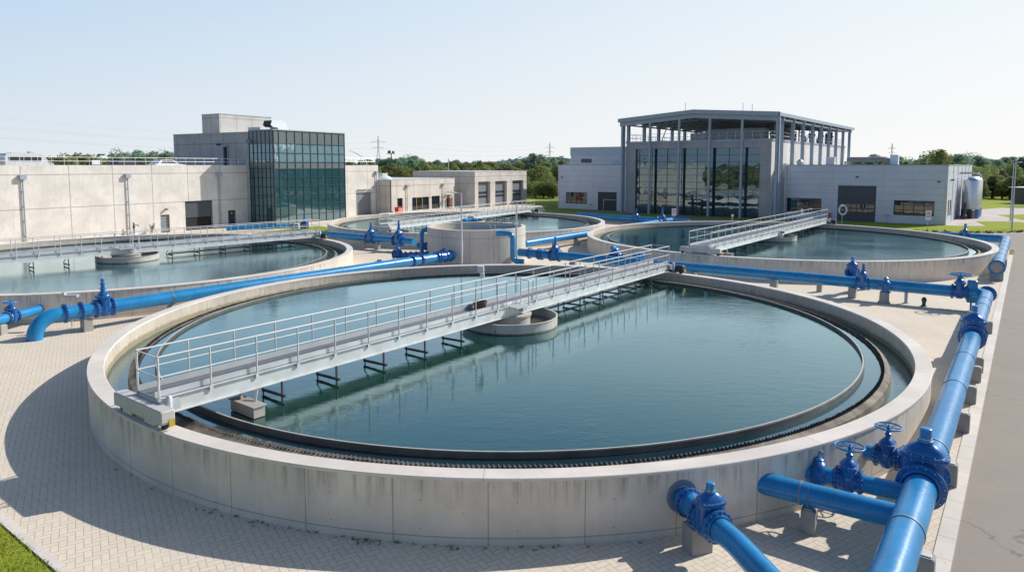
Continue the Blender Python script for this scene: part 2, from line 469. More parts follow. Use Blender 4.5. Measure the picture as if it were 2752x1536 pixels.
def m_paving():
    t = NT('herringbone_paving')
    v = t.mapv(t.pos(), (1, 1, 1), (0, 0, R(-32)))
    W_ = 0.15
    sx, sy, _ = t.sep(v)
    X = t.math('DIVIDE', sx, W_); Y = t.math('DIVIDE', sy, W_)
    i = t.math('FLOOR', X); j = t.math('FLOOR', Y)
    fx = t.math('SUBTRACT', X, i); fy = t.math('SUBTRACT', Y, j)
    k = t.math('FLOORED_MODULO', t.math('SUBTRACT', i, j), 4.0)
    def eq(n): return t.math('COMPARE', k, float(n), 0.1)
    k0, k1, k2, k3 = eq(0), eq(1), eq(2), eq(3)
    hx = t.math('SUBTRACT', 1.0, fx); hy = t.math('SUBTRACT', 1.0, fy)
    big = 9.0
    # edge distances, ignoring the open side of each half brick
    dl = t.math('ADD', fx, t.math('MULTIPLY', k1, big))
    dr = t.math('ADD', hx, t.math('MULTIPLY', k0, big))
    db = t.math('ADD', fy, t.math('MULTIPLY', k2, big))
    dt = t.math('ADD', hy, t.math('MULTIPLY', k3, big))
    d = t.math('MINIMUM', t.math('MINIMUM', dl, dr), t.math('MINIMUM', db, dt))
    bi = t.math('SUBTRACT', i, k1); bj = t.math('SUBTRACT', j, k2)
    cmb = t.n('ShaderNodeCombineXYZ'); t.l(bi, cmb.inputs[0]); t.l(bj, cmb.inputs[1])
    wn = t.n('ShaderNodeTexWhiteNoise'); t.l(cmb.outputs[0], wn.inputs[0])
    pos = t.pos()
    big_n = t.noise(pos, 0.22, 5, 0.6); med = t.noise(pos, 1.6, 6, 0.65); fine = t.noise(pos, 60, 3, 0.7)
    c = t.mix(wn.outputs[0], (0.72, 0.615, 0.48), (0.78, 0.665, 0.525))
    c = t.mix(t.math('MULTIPLY', t.ramp(big_n, 0.35, 0.7), 0.3), c, (0.62, 0.55, 0.46))
    c = t.mix(t.math('MULTIPLY', t.ramp(med, 0.5, 0.8), 0.25), c, (0.52, 0.46, 0.38))
    c = t.mix(t.math('MULTIPLY', fine, 0.16), c, (0.32, 0.29, 0.26))
    # joints fade with distance so they do not alias
    m = t.ramp(d, 0.035, 0.085)
    m = t.math('SUBTRACT', 1.0, m)
    jc = t.mix(t.ramp(t.noise(pos, 0.6, 3), 0.45, 0.7), (0.34, 0.28, 0.22), (0.48, 0.40, 0.32))
    c = t.mix(t.math('MULTIPLY', m, 0.62), c, jc)
    sink = t.ramp(t.noise(pos, 0.09, 4, 0.6, 0.5), 0.56, 0.68)
    c = t.mix(t.math('MULTIPLY', sink, 0.18), c, (0.33, 0.31, 0.29))
    h = t.math('ADD', t.ramp(d, 0.0, 0.1), t.math('MULTIPLY', wn.outputs[0], 0.25))
    return t.fin(c, rough=0.85, normal=t.bump(h, 0.35, 0.006), spec=0.25)
M['paving'] = m_paving()

def m_asphalt():
    t = NT('asphalt')
    pos = t.pos()
    g = t.noise(pos, 32, 5, 0.85); b = t.noise(pos, 0.5, 5, 0.6); md = t.noise(pos, 4, 5, 0.6)
    vor = t.n('ShaderNodeTexVoronoi'); t.l(pos, vor.inputs['Vector']); vor.inputs['Scale'].default_value = 55
    dn = t.n('ShaderNodeTexNoise'); t.l(t.pos(), dn.inputs['Vector']); dn.inputs['Scale'].default_value = 0.7; dn.inputs['Detail'].default_value = 6
    av = t.n('ShaderNodeVectorMath', operation='MULTIPLY_ADD'); t.l(dn.outputs['Color'], av.inputs[0]); av.inputs[1].default_value = (2.5, 2.5, 0); t.l(t.pos(), av.inputs[2])
    cr = t.n('ShaderNodeTexVoronoi', feature='DISTANCE_TO_EDGE'); t.l(t.mapv(av.outputs[0], (0.09, 0.09, 1)), cr.inputs['Vector']); cr.inputs['Scale'].default_value = 1.0
    c = t.mix(t.ramp(b, 0.3, 0.7), (0.33, 0.275, 0.225), (0.37, 0.31, 0.25))
    c = t.mix(t.math('MULTIPLY', t.ramp(g, 0.42, 0.66), 0.6), c, (0.20, 0.17, 0.14))
    c = t.mix(t.math('MULTIPLY', t.ramp(vor.outputs['Distance'], 0.0, 0.3), 0.25), c, (0.30, 0.275, 0.26))
    c = t.mix(t.math('MULTIPLY', t.ramp(md, 0.6, 0.75), 0.25), c, (0.12, 0.11, 0.105))
    c = t.mix(t.math('MULTIPLY', t.math('LESS_THAN', cr.outputs['Distance'], 0.0022), 0.35), c, (0.07, 0.065, 0.06))
    return t.fin(c, rough=0.9, normal=t.bump(g, 0.5, 0.006), spec=0.25)
M['asphalt'] = m_asphalt()

def m_grass(name, a, b, dry=(0.2, 0.17, 0.06)):
    t = NT(name)
    pos = t.pos()
    n1 = t.noise(pos, 0.35, 5, 0.6); n2 = t.noise(pos, 5, 6, 0.7); n3 = t.noise(pos, 40, 3, 0.7)
    c = t.mix(t.ramp(n1, 0.3, 0.7), a, b)
    c = t.mix(t.math('MULTIPLY', t.ramp(n2, 0.45, 0.75), 0.45), c, dry)
    c = t.mix(t.math('MULTIPLY', t.ramp(n3, 0.4, 0.7), 0.5), c, tuple(k * 0.5 for k in a))
    return t.fin(c, rough=0.95, normal=t.bump(n3, 0.6, 0.03), spec=0.1)
M['lawn'] = m_grass('lawn', (0.27, 0.33, 0.035), (0.34, 0.38, 0.045), (0.38, 0.35, 0.09))
M['field'] = m_grass('field', (0.20, 0.24, 0.06), (0.27, 0.28, 0.09), (0.36, 0.31, 0.17))
def m_leafy_plain(name, a, b, sc_=2.5):
    t = NT(name)
    info = t.n('ShaderNodeObjectInfo')
    pos = t.pos()
    n = t.noise(pos, sc_ * 0.12, 3, 0.6); n2 = t.noise(pos, sc_, 3, 0.6)
    c = t.mix(t.ramp(n, 0.3, 0.7), a, b)
    c = t.mix(t.math('MULTIPLY', n2, 0.5), c, tuple(k * 0.6 for k in a))
    hsv = t.n('ShaderNodeHueSaturation')
    hsv.inputs['Hue'].default_value = 0.5
    t.l(t.math('ADD', t.math('MULTIPLY', info.outputs['Random'], 0.05), 0.475), hsv.inputs['Hue'])
    t.l(t.math('ADD', t.math('MULTIPLY', info.outputs['Random'], 0.6), 0.75), hsv.inputs['Value'])
    t.l(c, hsv.inputs['Color'])
    t.fin(hsv.outputs[0], rough=0.7, spec=0.2)
    tr = t.n('ShaderNodeBsdfTranslucent'); t.l(hsv.outputs[0], tr.inputs[0])
    mx = t.n('ShaderNodeMixShader'); mx.inputs[0].default_value = 0.42
    t.l(t.p.outputs[0], mx.inputs[1]); t.l(tr.outputs[0], mx.inputs[2]); t.l(mx.outputs[0], t.out.inputs[0])
    return t.m
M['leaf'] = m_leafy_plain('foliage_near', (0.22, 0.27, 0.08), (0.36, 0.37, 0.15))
M['leaf2'] = m_leafy_plain('foliage_mid_hazy', (0.24, 0.36, 0.24), (0.32, 0.42, 0.27), 0.8)  # some distance haze mixed into the leaf colour
M['leaf3'] = m_leafy_plain('foliage_far_hazy', (0.20, 0.33, 0.38), (0.25, 0.38, 0.41), 0.4)  # blue distance haze painted into the leaf colour

def m_water(name, body, scale=1.0, strength=0.25, mult=1.8):
    t = NT(name)
    pos = t.pos()
    v1 = t.mapv(pos, (1.0, 2.3, 1), (0, 0, R(-15)))
    w1 = t.noise(v1, 1.3 * scale, 4, 0.6, 0.5)
    w2 = t.noise(t.mapv(pos, (1.3, 2.6, 1), (0, 0, R(20))), 7.0 * scale, 2, 0.5, 0.3)
    amp = t.ramp(t.noise(pos, 0.16, 3, 0.5), 0.3, 0.75)
    h = t.math('ADD', t.math('MULTIPLY', w1, 0.6), t.math('MULTIPLY', w2, 0.22))
    h = t.math('MULTIPLY', h, t.math('ADD', t.math('MULTIPLY', amp, 0.9), 0.22))
    c = t.mix(t.ramp(t.noise(pos, 0.12, 4), 0.3, 0.7), body, tuple(k * 1.25 for k in body))
    nb = t.bump(h, strength, 0.06)
    t.t.nodes.remove(t.p)
    df = t.n('ShaderNodeBsdfDiffuse'); t.l(c, df.inputs[0])
    gl = t.n('ShaderNodeBsdfGlossy'); gl.inputs[0].default_value = (0.74, 0.94, 1.0, 1); gl.inputs[1].default_value = 0.03; t.l(nb, gl.inputs['Normal'])
    fr = t.n('ShaderNodeFresnel'); fr.inputs[0].default_value = 1.42; t.l(nb, fr.inputs['Normal'])
    mx = t.n('ShaderNodeMixShader'); t.l(t.math('MULTIPLY', fr.outputs[0], mult, clamp=True), mx.inputs[0])
    t.l(df.outputs[0], mx.inputs[1]); t.l(gl.outputs[0], mx.inputs[2]); t.l(mx.outputs[0], t.out.inputs[0])
    return t.m
M['water'] = m_water('basin_water', (0.004, 0.033, 0.021), 1.0, 0.21)
M['water_b'] = m_water('far_basin_water', (0.010, 0.040, 0.035), 1.3, 0.45, 1.15)
M['water_c'] = m_water('left_basin_water', (0.030, 0.050, 0.036), 1.3, 0.26, 1.7)
M['water2'] = m_water('channel_water', (0.06, 0.052, 0.036), 2.0, 0.4)
M['water3'] = m_water('launder_water', (0.012, 0.03, 0.04), 1.0, 0.08)
M['sludge'] = m_water('well_water', (0.11, 0.09, 0.06), 2.0, 0.3)

def m_glass(name, tint, ref=1.0, trans=0.5, base=0.16, rc=(0.80, 0.90, 0.92), dif=(0.02, 0.03, 0.03)):
    t = NT(name)
    t.t.nodes.remove(t.p)
    tr = t.n('ShaderNodeBsdfTransparent'); tr.inputs[0].default_value = (*tint, 1)
    df = t.n('ShaderNodeBsdfDiffuse'); df.inputs[0].default_value = (*dif, 1)
    gl = t.n('ShaderNodeBsdfGlossy'); gl.inputs[0].default_value = (*rc, 1); gl.inputs[1].default_value = 0.015
    nb = t.bump(t.noise(t.pos(), 0.5, 2, 0.5), 0.25, 0.05)
    t.l(nb, gl.inputs['Normal'])
    fr = t.n('ShaderNodeFresnel'); fr.inputs[0].default_value = 1.9
    m1 = t.n('ShaderNodeMixShader'); m1.inputs[0].default_value = 1 - trans
    t.l(tr.outputs[0], m1.inputs[1]); t.l(df.outputs[0], m1.inputs[2])
    m2 = t.n('ShaderNodeMixShader')
    t.l(t.math('ADD', t.math('MULTIPLY', fr.outputs[0], ref), base, clamp=True), m2.inputs[0])
    t.l(m1.outputs[0], m2.inputs[1]); t.l(gl.outputs[0], m2.inputs[2]); t.l(m2.outputs[0], t.out.inputs[0])
    return t.m
M['glass'] = m_glass('teal_curtain_glass', (0.32, 0.62, 0.64), 1.0, 0.62, 0.18, (0.72, 0.88, 0.92), (0.07, 0.23, 0.26))
M['glass2'] = m_glass('hall_glass', (0.30, 0.50, 0.56), 1.0, 0.55, 0.13, (0.66, 0.82, 0.88), (0.03, 0.08, 0.10))
M['pane'] = m_glass('window_glass', (0.20, 0.25, 0.28), 0.8, 0.3, 0.04, (0.6, 0.64, 0.68), (0.02, 0.03, 0.035))
M['glass_painted_sky'] = m_glass('painted_sky_glass', (0.4, 0.6, 0.62), 1.0, 0.3, 0.20, (0.8, 0.93, 0.96), (0.30, 0.48, 0.53))  # sky reflection painted in as a paler diffuse colour
M['glass_dark'] = m_glass('dark_glass', (0.2, 0.4, 0.42), 1.0, 0.5, 0.14, (0.68, 0.86, 0.90), (0.015, 0.06, 0.07))
def m_grating():
    t = NT('open_grating')
    x, y, _ = t.sep(t.uv())
    a = t.math('PINGPONG', x, 0.035); b = t.math('PINGPONG', y, 0.035)
    m = t.math('MAXIMUM', t.math('LESS_THAN', a, 0.015), t.math('LESS_THAN', b, 0.012))
    t.fin((0.20, 0.22, 0.25), rough=0.5, metal=0.2)
    tr = t.n('ShaderNodeBsdfTransparent')
    mx = t.n('ShaderNodeMixShader'); t.l(m, mx.inputs[0]); t.l(tr.outputs[0], mx.inputs[1]); t.l(t.p.outputs[0], mx.inputs[2])
    t.l(mx.outputs[0], t.out.inputs[0])
    return t.m
M['grating'] = m_grating()
M['pathc'] = concrete('pale_path_concrete', (0.52, 0.45, 0.40), ju=3.0, joint_w=0.02, stain=0.2)
M['spandrel'] = paint('grey_spandrel', (0.16, 0.19, 0.20), rough=0.18, var=0.05)
M['corr'] = m_shutter('dark_roof_deck', (0.10, 0.11, 0.12), 0.5)
# ------------------------------------------------------------------ setting
A = Vector((0.6, 0.8)); B = Vector((0.8, -0.6))
def AB(a, b, o=(0, 0)): return (o[0] + A.x * a + B.x * b, o[1] + A.y * a + B.y * b)
def struct(name, mb, mat):
    return tag(mb.build(name, mat), kind='structure')

struct('ground', MB().sheet([(-4000, -600), (4000, -600), (4000, 7000), (-4000, 7000)], -0.03), M['field'])
# paved yard up to the kerb line 0.8x-0.6y=-1.2 on the right
def on_kerb(a, off=-1.2): return (A.x * a + B.x * off, A.y * a + B.y * off)
pv = [(-20.5, 21.7), (-4.07, 9.4), (8, 0.0), (10, -12), on_kerb(-6), on_kerb(80.5), (44, 70.5), (20, 90), (6, 110), (6, 140), (-8, 150), (-30, 116), (-52, 84), (-72, 50), (-60, 24), (-30, 20)]
struct('paving', MB().sheet(pv, 0.0), M['paving'])
# kerb strip along the road and along the lawn corner at the left
kb = MB()
for i in range(0, 80):
    a0, a1 = i * 1.0 - 4 + 0.006, i * 1.0 - 3 - 0.006
    q = [on_kerb(a0, -1.2), on_kerb(a1, -1.2), on_kerb(a1, -0.86), on_kerb(a0, -0.86)]
    kb.prism(q, -0.1, 0.03)
struct('kerb', kb, M['cap'])
kb = MB()
p0, p1 = Vector((-26.2, 20.6)), Vector((-14.35, 18.69)); p2 = Vector((-4.07, 9.4))
for a, b in ((Vector((-20.5, 21.7)), p2),):
    d = (b - a).normalized(); nrm = Vector((-d.y, d.x)); L = (b - a).length; n = int(L)
    for i in range(n):
        s0 = a + d * (L * i / n + 0.006); s1 = a + d * (L * (i + 1) / n - 0.006)
        kb.prism([s0 - nrm * 0.09, s1 - nrm * 0.09, s1 + nrm * 0.09, s0 + nrm * 0.09], -0.1, 0.02)
struct('kerb', kb, M['cap'])
# road right of the kerb, bending behind the lawns
rd = [on_kerb(-8, -0.86), (30, -40), (120, 30), (150, 105), (118, 128), (96, 133), (88.0, 129.5), (99, 128.6), (101, 121), (72.6, 95.2), (66.5, 86.8), (60.6, 82.3), (57.3, 80.6), (54.5, 80.2), on_kerb(80.5, -0.86)]
struct('road', MB().sheet([on_kerb(-8, -0.86), (40, -40), (200, 40), (180, 118), (128, 131), (111, 135), (103, 127.5), (98, 121.5), (77.2, 99.5), (71.4, 92.6), (67.4, 86.6), (63.6, 82.9), (59.6, 81.2), (52, 82.2), (46.5, 84.8), (44, 70.5), on_kerb(80.5, -0.86)], 0.004), M['asphalt'])
# asphalt apron in front of the hall
struct('path', MB().sheet([(13, 99), (30, 84), (43, 84.5), (48, 91), (53, 94.5), (49.5, 99.5), (30, 114.5), (12, 127), (7, 118), (6, 108)], 0.006), M['asphalt'])
struct('path', MB().sheet([(56.5, 80.2), (66, 83.5), (80, 99), (99.5, 119), (101, 127), (88, 134), (74, 122), (58.3, 92.4), (51, 97.5), (49, 88)], 0.008), M['pathc'])
# lawns
LW = [
    [(46.4, 98.4), (44.6, 93.2), (50.2, 84.4), (55, 81.4), (60.0, 81.9), (63.6, 83.6), (66.9, 87.1), (71.3, 93.6), (72.4, 97.8), (66.8, 99.0), (62.9, 91.2), (58.4, 91.9), (51.5, 97.1)],
    [(76.5, 105.5), (78.8, 112), (90, 114), (93.2, 112.5), (86, 102.8), (75.0, 100.2)],
    [(86, 126), (112, 144), (140, 140), (170, 160), (150, 210), (100, 190)],
    [(3.5, 116.5), (8.0, 126.5), (8.3, 129.3), (16.5, 123.0), (13.5, 119.5), (9, 114)],
    [(18.5, 121.0), (21.2, 119.2), (16.5, 112), (12.5, 113.8)],
    [(-3, 152), (12, 134), (12, 150), (2, 172)],
    [(23, 115.2), (26.0, 112.8), (20.5, 104.5), (16.5, 107)],
    [(29.0, 110.2), (40.5, 101.6), (38.6, 98.4), (26.5, 105.8)],
    [(-31.0, 80.5), (-26.5, 76.5), (-22.2, 82.0), (-23, 88), (-25.8, 91.5)],
    [(-20.6, 21.62), (-4.17, 9.28), (4, 2.5), (-16, -5), (-45, 6), (-32, 20.0)],
]
for i, p in enumerate(LW):
    struct('lawn', MB().sheet(p, 0.012), M['lawn'])
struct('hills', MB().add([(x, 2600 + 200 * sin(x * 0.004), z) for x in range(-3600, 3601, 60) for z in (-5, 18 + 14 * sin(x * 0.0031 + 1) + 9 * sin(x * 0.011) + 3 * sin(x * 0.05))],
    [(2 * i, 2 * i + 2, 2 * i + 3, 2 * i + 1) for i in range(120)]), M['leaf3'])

# grass tufts on the near lawn corner
gm = MB()
rg = random.Random(3)
ga, gb = Vector((-14.6, 17.1)), Vector((-6.2, 10.8))
for i in range(9000):
    s_ = rg.random(); w = abs(rg.gauss(0, 1.0)) - 0.10
    p = ga.lerp(gb, s_) + Vector((-0.6, -0.8)) * w
    h = rg.uniform(0.03, 0.09) * (1 + min(w, 1)); a = rg.uniform(0, PI); b = rg.uniform(-0.05, 0.05)
    wd = 0.008
    gm.add([(p.x - wd * cos(a), p.y - wd * sin(a), 0.01), (p.x + wd * cos(a), p.y + wd * sin(a), 0.01), (p.x + b, p.y + rg.uniform(-0.05, 0.05), h)], [(0, 1, 2)])
tag(gm.build('grass', M['lawn']), 'tufts of bright green grass along the kerb at the lawn corner', 'grass', kind='stuff')

# weeds in the shaded joint at the foot of the near basin
wm = MB()
for i in range(60):
    a = rg.gauss(-1.78, 0.22); rr = 15.76 + abs(rg.gauss(0, 0.12))
    cx_, cy_ = -0.08 + rr * cos(a), 29.66 + rr * sin(a)
    for k in range(7):
        t_ = rg.uniform(0, 2 * PI); l_ = rg.uniform(0.02, 0.06)
        wm.add([(cx_, cy_, 0.0), (cx_ + l_ * cos(t_), cy_ + l_ * sin(t_), rg.uniform(0.01, 0.05)), (cx_ + l_ * cos(t_ + 0.5), cy_ + l_ * sin(t_ + 0.5), rg.uniform(0.0, 0.04))], [(0, 1, 2)])
tag(wm.build('weeds', M['leaf']), 'small weeds in the paving joint at the foot of the near round basin', 'weeds', kind='stuff')

# ------------------------------------------------------------------ settling basins
def basin(label, c, Rr, n=200, teeth=480, wmat='water_b'):
    t = thing('settling_basin', label, 'basin', (c[0], c[1], 0), group='round concrete settling basins')
    ri = Rr - 0.45
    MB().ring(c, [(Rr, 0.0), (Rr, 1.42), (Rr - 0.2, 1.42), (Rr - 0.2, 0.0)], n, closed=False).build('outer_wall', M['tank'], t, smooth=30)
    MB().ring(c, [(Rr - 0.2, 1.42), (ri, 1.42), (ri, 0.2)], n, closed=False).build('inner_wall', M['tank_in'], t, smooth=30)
    MB().ring(c, [(Rr + 0.022, 1.422), (Rr + 0.022, 1.475), (Rr + 0.008, 1.49), (ri - 0.004, 1.49), (ri - 0.018, 1.475), (ri - 0.018, 1.422)], n).build('coping', M['cap'], t, smooth=25)
    b = Rr - 2.0
    MB().ring(c, [(b, 0.8), (b, 1.20), (b + 0.015, 1.212), (b + 0.05, 1.212), (b + 0.06, 1.20), (b + 0.06, 0.8)], n).build('scum_baffle', M['plate_dark'], t, smooth=30)
    MB().ring(c, [(b - 0.004, 1.214), (b - 0.004, 1.225), (b + 0.035, 1.225), (b + 0.035, 1.214)], n).build('baffle_lip', M['basin2'], t, smooth=30)
    w = Rr - 1.42
    wb = MB().ring(c, [(w, 0.6), (w, 1.10), (w + 0.08, 1.10), (w + 0.27, 1.02), (w + 0.33, 0.6)], n)
    o = wb.build('weir_wall', M['stone'], t, smooth=30)
    tm = MB(); rr = random.Random(5)
    for i in range(teeth):
        a = 2 * PI * i / teeth; da = 2 * PI / teeth * 0.44
        h = 1.145 + rr.uniform(-0.012, 0.015); r0, r1 = w - 0.015, w + 0.09
        q = []
        for r_, (aa, zz) in [(r0, x) for x in ((a - da, 1.08), (a - da * 0.5, h - 0.02), (a, h + 0.015), (a + da * 0.55, h - 0.02), (a + da, 1.08))] + [(r1, x) for x in ((a - da, 1.08), (a - da * 0.5, h - 0.03), (a, h), (a + da * 0.55, h - 0.03), (a + da, 1.08))]:
            q.append((c[0] + r_ * cos(aa), c[1] + r_ * sin(aa), zz))
        tm.add(q, [(0, 1, 2, 3, 4), (9, 8, 7, 6, 5), (0, 5, 6, 1), (1, 6, 7, 2), (2, 7, 8, 3), (3, 8, 9, 4)])
    tm.build('notched_weir', M['algae'], t)
    # influent well
    o = MB().ring(c, [(2.06, 0.8), (2.06, 1.49), (2.09, 1.50), (2.09, 1.53), (2.0, 1.53), (2.0, 0.8)], 72).build('centre_well', M['well'], t, smooth=30)
    MB().ring((c[0] - 0.1, c[1] + 0.1), [(0.98, 0.8), (0.98, 1.52), (1.04, 1.52), (1.04, 1.60), (0.42, 1.66), (0.40, 0.9)], 48, closed=False).build('inner_drum', M['well'], o, smooth=30)
    struct('water', MB().disc((c[0], c[1], 1.10), b + 0.01, 128, r0=2.03), M[wmat])
    struct('water', MB().disc((c[0], c[1], 1.05), w + 0.02, 128, r0=b + 0.04), M['water3'])
    struct('water', MB().disc((c[0], c[1], 0.80), ri + 0.02, 128, r0=w + 0.3), M['water2'])
    struct('water', MB().disc((c[0], c[1], 1.16), 2.02, 48), M['sludge'])
    return t
T1, R1 = (-0.08, 29.66), 15.75
T2, R2 = (-28.18, 50.16), 16.07
T3, R3 = (-5.28, 82.21), 16.24
T4, R4 = (24.31, 63.86), 17.2
basin('large near round concrete basin filling the foreground, in front of the central chamber', T1, R1, 260, 760, 'water')
basin('round concrete basin at the left edge beside the long pale hall', T2, R2, wmat='water_c')
basin('most distant round concrete basin, in front of the low annex and garage block', T3, R3)
basin('round concrete basin at the right in front of the grey clad wing', T4, R4)

# ------------------------------------------------------------------ scraper bridges
def bridge(label, c, ang, L0, L1, width=1.0, posts=22, gap=True, hangers=6, side=-1, rimR=15.5):
    t = thing('scraper_bridge', label, 'bridge', (c[0], c[1], 0), ang, 'walkway scraper bridges over the basins')
    z = 2.1; hw = width / 2
    MB().box(((L0 + L1) / 2, 0, z - 0.015), (L1 - L0, width, 0.03)).build('deck', M['grating'], t, local=True)
    for s in (-1, 1):
        g = MB(); y = s * (hw + 0.02)
        g.box(((L0 + L1) / 2, y, z - 0.23), (L1 - L0, 0.02, 0.42))
        g.box(((L0 + L1) / 2, y, z - 0.445), (L1 - L0, 0.15, 0.02))
        g.box(((L0 + L1) / 2, y + s * 0.045, z - 0.012), (L1 - L0, 0.07, 0.02))
        g.build('girder', M['girder'], t, local=True)
        g = MB().box(((L0 + L1) / 2, s * (hw - 0.035), z + 0.085), (L1 - L0, 0.012, 0.16))
        g.build('toe_board', M['galv'], t, local=True)
    cm = MB()
    n = int((L1 - L0) / 1.2)
    for i in range(n + 1):
        x = L0 + 0.05 + (L1 - L0 - 0.1) * i / n
        cm.box((x, 0, z - 0.10), (0.06, width - 0.02, 0.12))
    cm.build('cross_beams', M['girder'], t, local=True)
    post_me = None
    xs = [L0 + 0.06 + (L1 - L0 - 0.12) * i / (posts - 1) for i in range(posts)]
    near_x = []
    for s in (-1, 1):
        y = s * (hw + 0.075)
        hr = MB()
        segs = [(L0 + 0.05, L1 - 0.05)]
        if gap and s == side: segs = [(L0 + 0.05, -1.0), (0.0, L1 - 0.05)]
        for a, b in segs:
            hr.tube([(a, y, z + 1.07), (b, y, z + 1.07)], 0.024, 8)
            hr.tube([(a, y, z + 0.55), (b, y, z + 0.55)], 0.018, 8)
            if gap and s == side:
                hr.tube([(a, y, z + 0.02), (a, y, z + 1.09)], 0.022, 8)
                hr.tube([(b, y, z - 0.1), (b, y, z + 1.09)], 0.022, 8)
        if gap and s == side:
            # short return rails around the service opening
            hr.tube([(-1.0, y, z + 1.05), (0.0, y - 0.42, z + 1.02), (0.0, y, z + 1.05)], 0.018, 8)
            hr.tube([(0.0, y - 0.42, z + 1.02), (0.0, y - 0.42, z - 0.05)], 0.022, 8)
            hr.tube([(0.45, y - 0.32, z + 0.98), (0.45, y - 0.32, z - 0.05)], 0.02, 8)
            hr.tube([(0.0, y - 0.42, z + 0.98), (0.45, y - 0.32, z + 0.98), (0.9, y, z + 1.0)], 0.018, 8)
        h = hr.build('handrail', M['rail'], t, smooth=40, local=True)
        for x in xs:
            if gap and s == side and -1.05 < x < 0.05: continue
            if post_me is None:
                p = MB().tube([(0, 0, -0.12), (0, 0, 1.06)], 0.024, 8).box((0, -0.02 * 0, -0.06), (0.09, 0.05, 0.14)).build('post', M['rail'], t, smooth=40, local=True)
                post_me = p.data
            else:
                p = bpy.data.objects.new('post', post_me); COL.objects.link(p); p.parent = t
            p.location = (x, y, z)
    for x in (L0 + 0.04, L1 - 0.04):
        er = MB()
        er.tube([(x, -hw - 0.075, z + 0.02), (x, -hw - 0.075, z + 1.07), (x, hw + 0.075, z + 1.07), (x, hw + 0.075, z + 0.02)], 0.02, 8)
        er.tube([(x, -hw - 0.075, z + 0.55), (x, hw + 0.075, z + 0.55)], 0.02, 8)
        er.build('end_rail', M['rail'], t, smooth=40, local=True)
    for e, x in ((-1, -rimR - 0.02), (1, rimR + 0.02)):
        x = e * (abs(x))
        car = MB().cbox((x, 0, 1.49 + 0.33), (0.36, width + 1.6, 0.34), 0, 0.03)
        car.box((x, hw + 0.1, 1.49 + 0.1), (0.3, 0.5, 0.1)).box((x, -hw - 0.1, 1.49 + 0.1), (0.3, 0.5, 0.1))
        c_ = car.build('end_carriage', M['basin2'] if e < 0 else M['dark'], t, local=True)
        for s in (-1, 1):
            wy = s * (hw + 0.62)
            MB().lathe((x - 0.06, wy, 1.49 + 0.13), [(0.05, -0.01), (0.13, 0), (0.13, 0.1), (0.05, 0.11)], 18, ax=(1, 0, 0)).build('wheel', M['rubber'], c_, smooth=40, local=True)
            MB().box((x - 0.05 * e, s * (hw + 0.87), 1.49 + 0.2), (0.14, 0.04, 0.18)).build('buffer', M['yellow'], c_, local=True)
        mt = MB().box((x - e * 0.35, side * (hw + 0.16), z - 0.2), (0.5, 0.16, 0.26))
        mt.lathe((x - e * 0.3, side * (hw + 0.25), z - 0.42), [(0.08, 0), (0.08, 0.46), (0.05, 0.5)], 14)
        mt.bar((x - e * 0.6, side * (hw + 0.2), z - 0.1), (x - e * 0.1, side * (hw + 0.2), z - 0.05), 0.04)
        mt.build('drive_unit', M['galv'], t, smooth=40, local=True)
    # hanging scraper frames
    hx = [L0 + 3.6 + (-1.9 - (L0 + 3.6)) * i / (hangers - 1) for i in range(hangers)] + [2.9 + (L1 - 2.5 - 2.9) * i / (hangers - 1) for i in range(hangers)]
    for i, x in enumerate(hx):
        f = MB()
        y0, y1 = -0.45 + side * 0.15, 0.45 + side * 0.15
        f.bar((x, y0, 1.66), (x, y0, 0.95), 0.05)
        f.tube([(x + 0.08, y1, 1.66), (x + 0.05, y1, 1.50), (x - 0.05, y1 + 0.03, 1.34), (x - 0.02, y1 + 0.02, 0.95)], 0.025, 6)
        f.bar((x, y0 - 0.15, 1.24), (x, y1 + 0.12, 1.21), 0.07, 0.07)
        f.build('scraper_frame', M['dark'], t, smooth=40, local=True)
    f = MB()
    f.bar((2.9, 0.1, 1.27), (L1 - 2.2, 0.1, 1.27), 0.06, 0.09)
    f.bar((2.9, 0.2, 1.36), (L1 - 2.2, 0.2, 1.33), 0.03, 0.03)
    f.build('scraper_bar', M['dark'], t, local=True)
    # scum box at the baffle
    xb = L0 + 2.35
    sb = MB()
    sb.box((xb, side * (hw + 0.3), 1.27), (0.34, 1.15, 0.3)).box((xb, side * (hw + 0.3), 1.435), (0.42, 1.25, 0.03))
    sb.bar((xb, side * hw, 1.42), (xb, side * hw, 1.68), 0.08)
    sb.bar((xb + 0.1, side * (hw + 0.5), 1.42), (xb + 0.3, side * (hw + 0.3), 1.7), 0.07)
    sb.build('scum_box', M['basin'], t, local=True)
    # centre bearing
    cb = MB().lathe((0, 0, 1.2), [(0.34, 0), (0.34, 0.3), (0.5, 0.34), (0.5, 0.44)], 20).box((-0.35, side * (hw + 0.25), z - 0.06), (0.95, 0.5, 0.05)).box((0.1, side * (hw + 0.12), z - 0.2), (0.3, 0.25, 0.3))
    cb.box((0, 0, z - 0.52), (1.3, width + 0.1, 0.12))
    cb.tube([(-0.6, side * 0.42, 1.6), (-0.6, side * 0.42, 2.0)], 0.03, 8)
    cb.build('centre_bearing', M['galv'], t, smooth=40, local=True)
    return t
BR1 = bridge('long near walkway bridge with pale railings across the foreground basin', T1, math.atan2(0.795, 0.607), -15.45, 15.0, 1.0, 23, rimR=15.52)
BR2 = bridge('walkway bridge over the left basin running out of the picture at the left', T2, math.atan2(0.74, 0.673), -15.7, 15.7, 1.1, 26, rimR=15.85)
BR3 = bridge('walkway bridge over the most distant basin, ending near the garage doors', T3, math.atan2(0.874, 0.486), -15.5, 16.3, 1.1, 26, gap=False, rimR=16.0)
BR4 = bridge('walkway bridge over the right basin, pointing at the grey clad wing', T4, math.atan2(0.79, 0.614), -17.2, 16.4, 1.5, 24, gap=False, rimR=16.98)

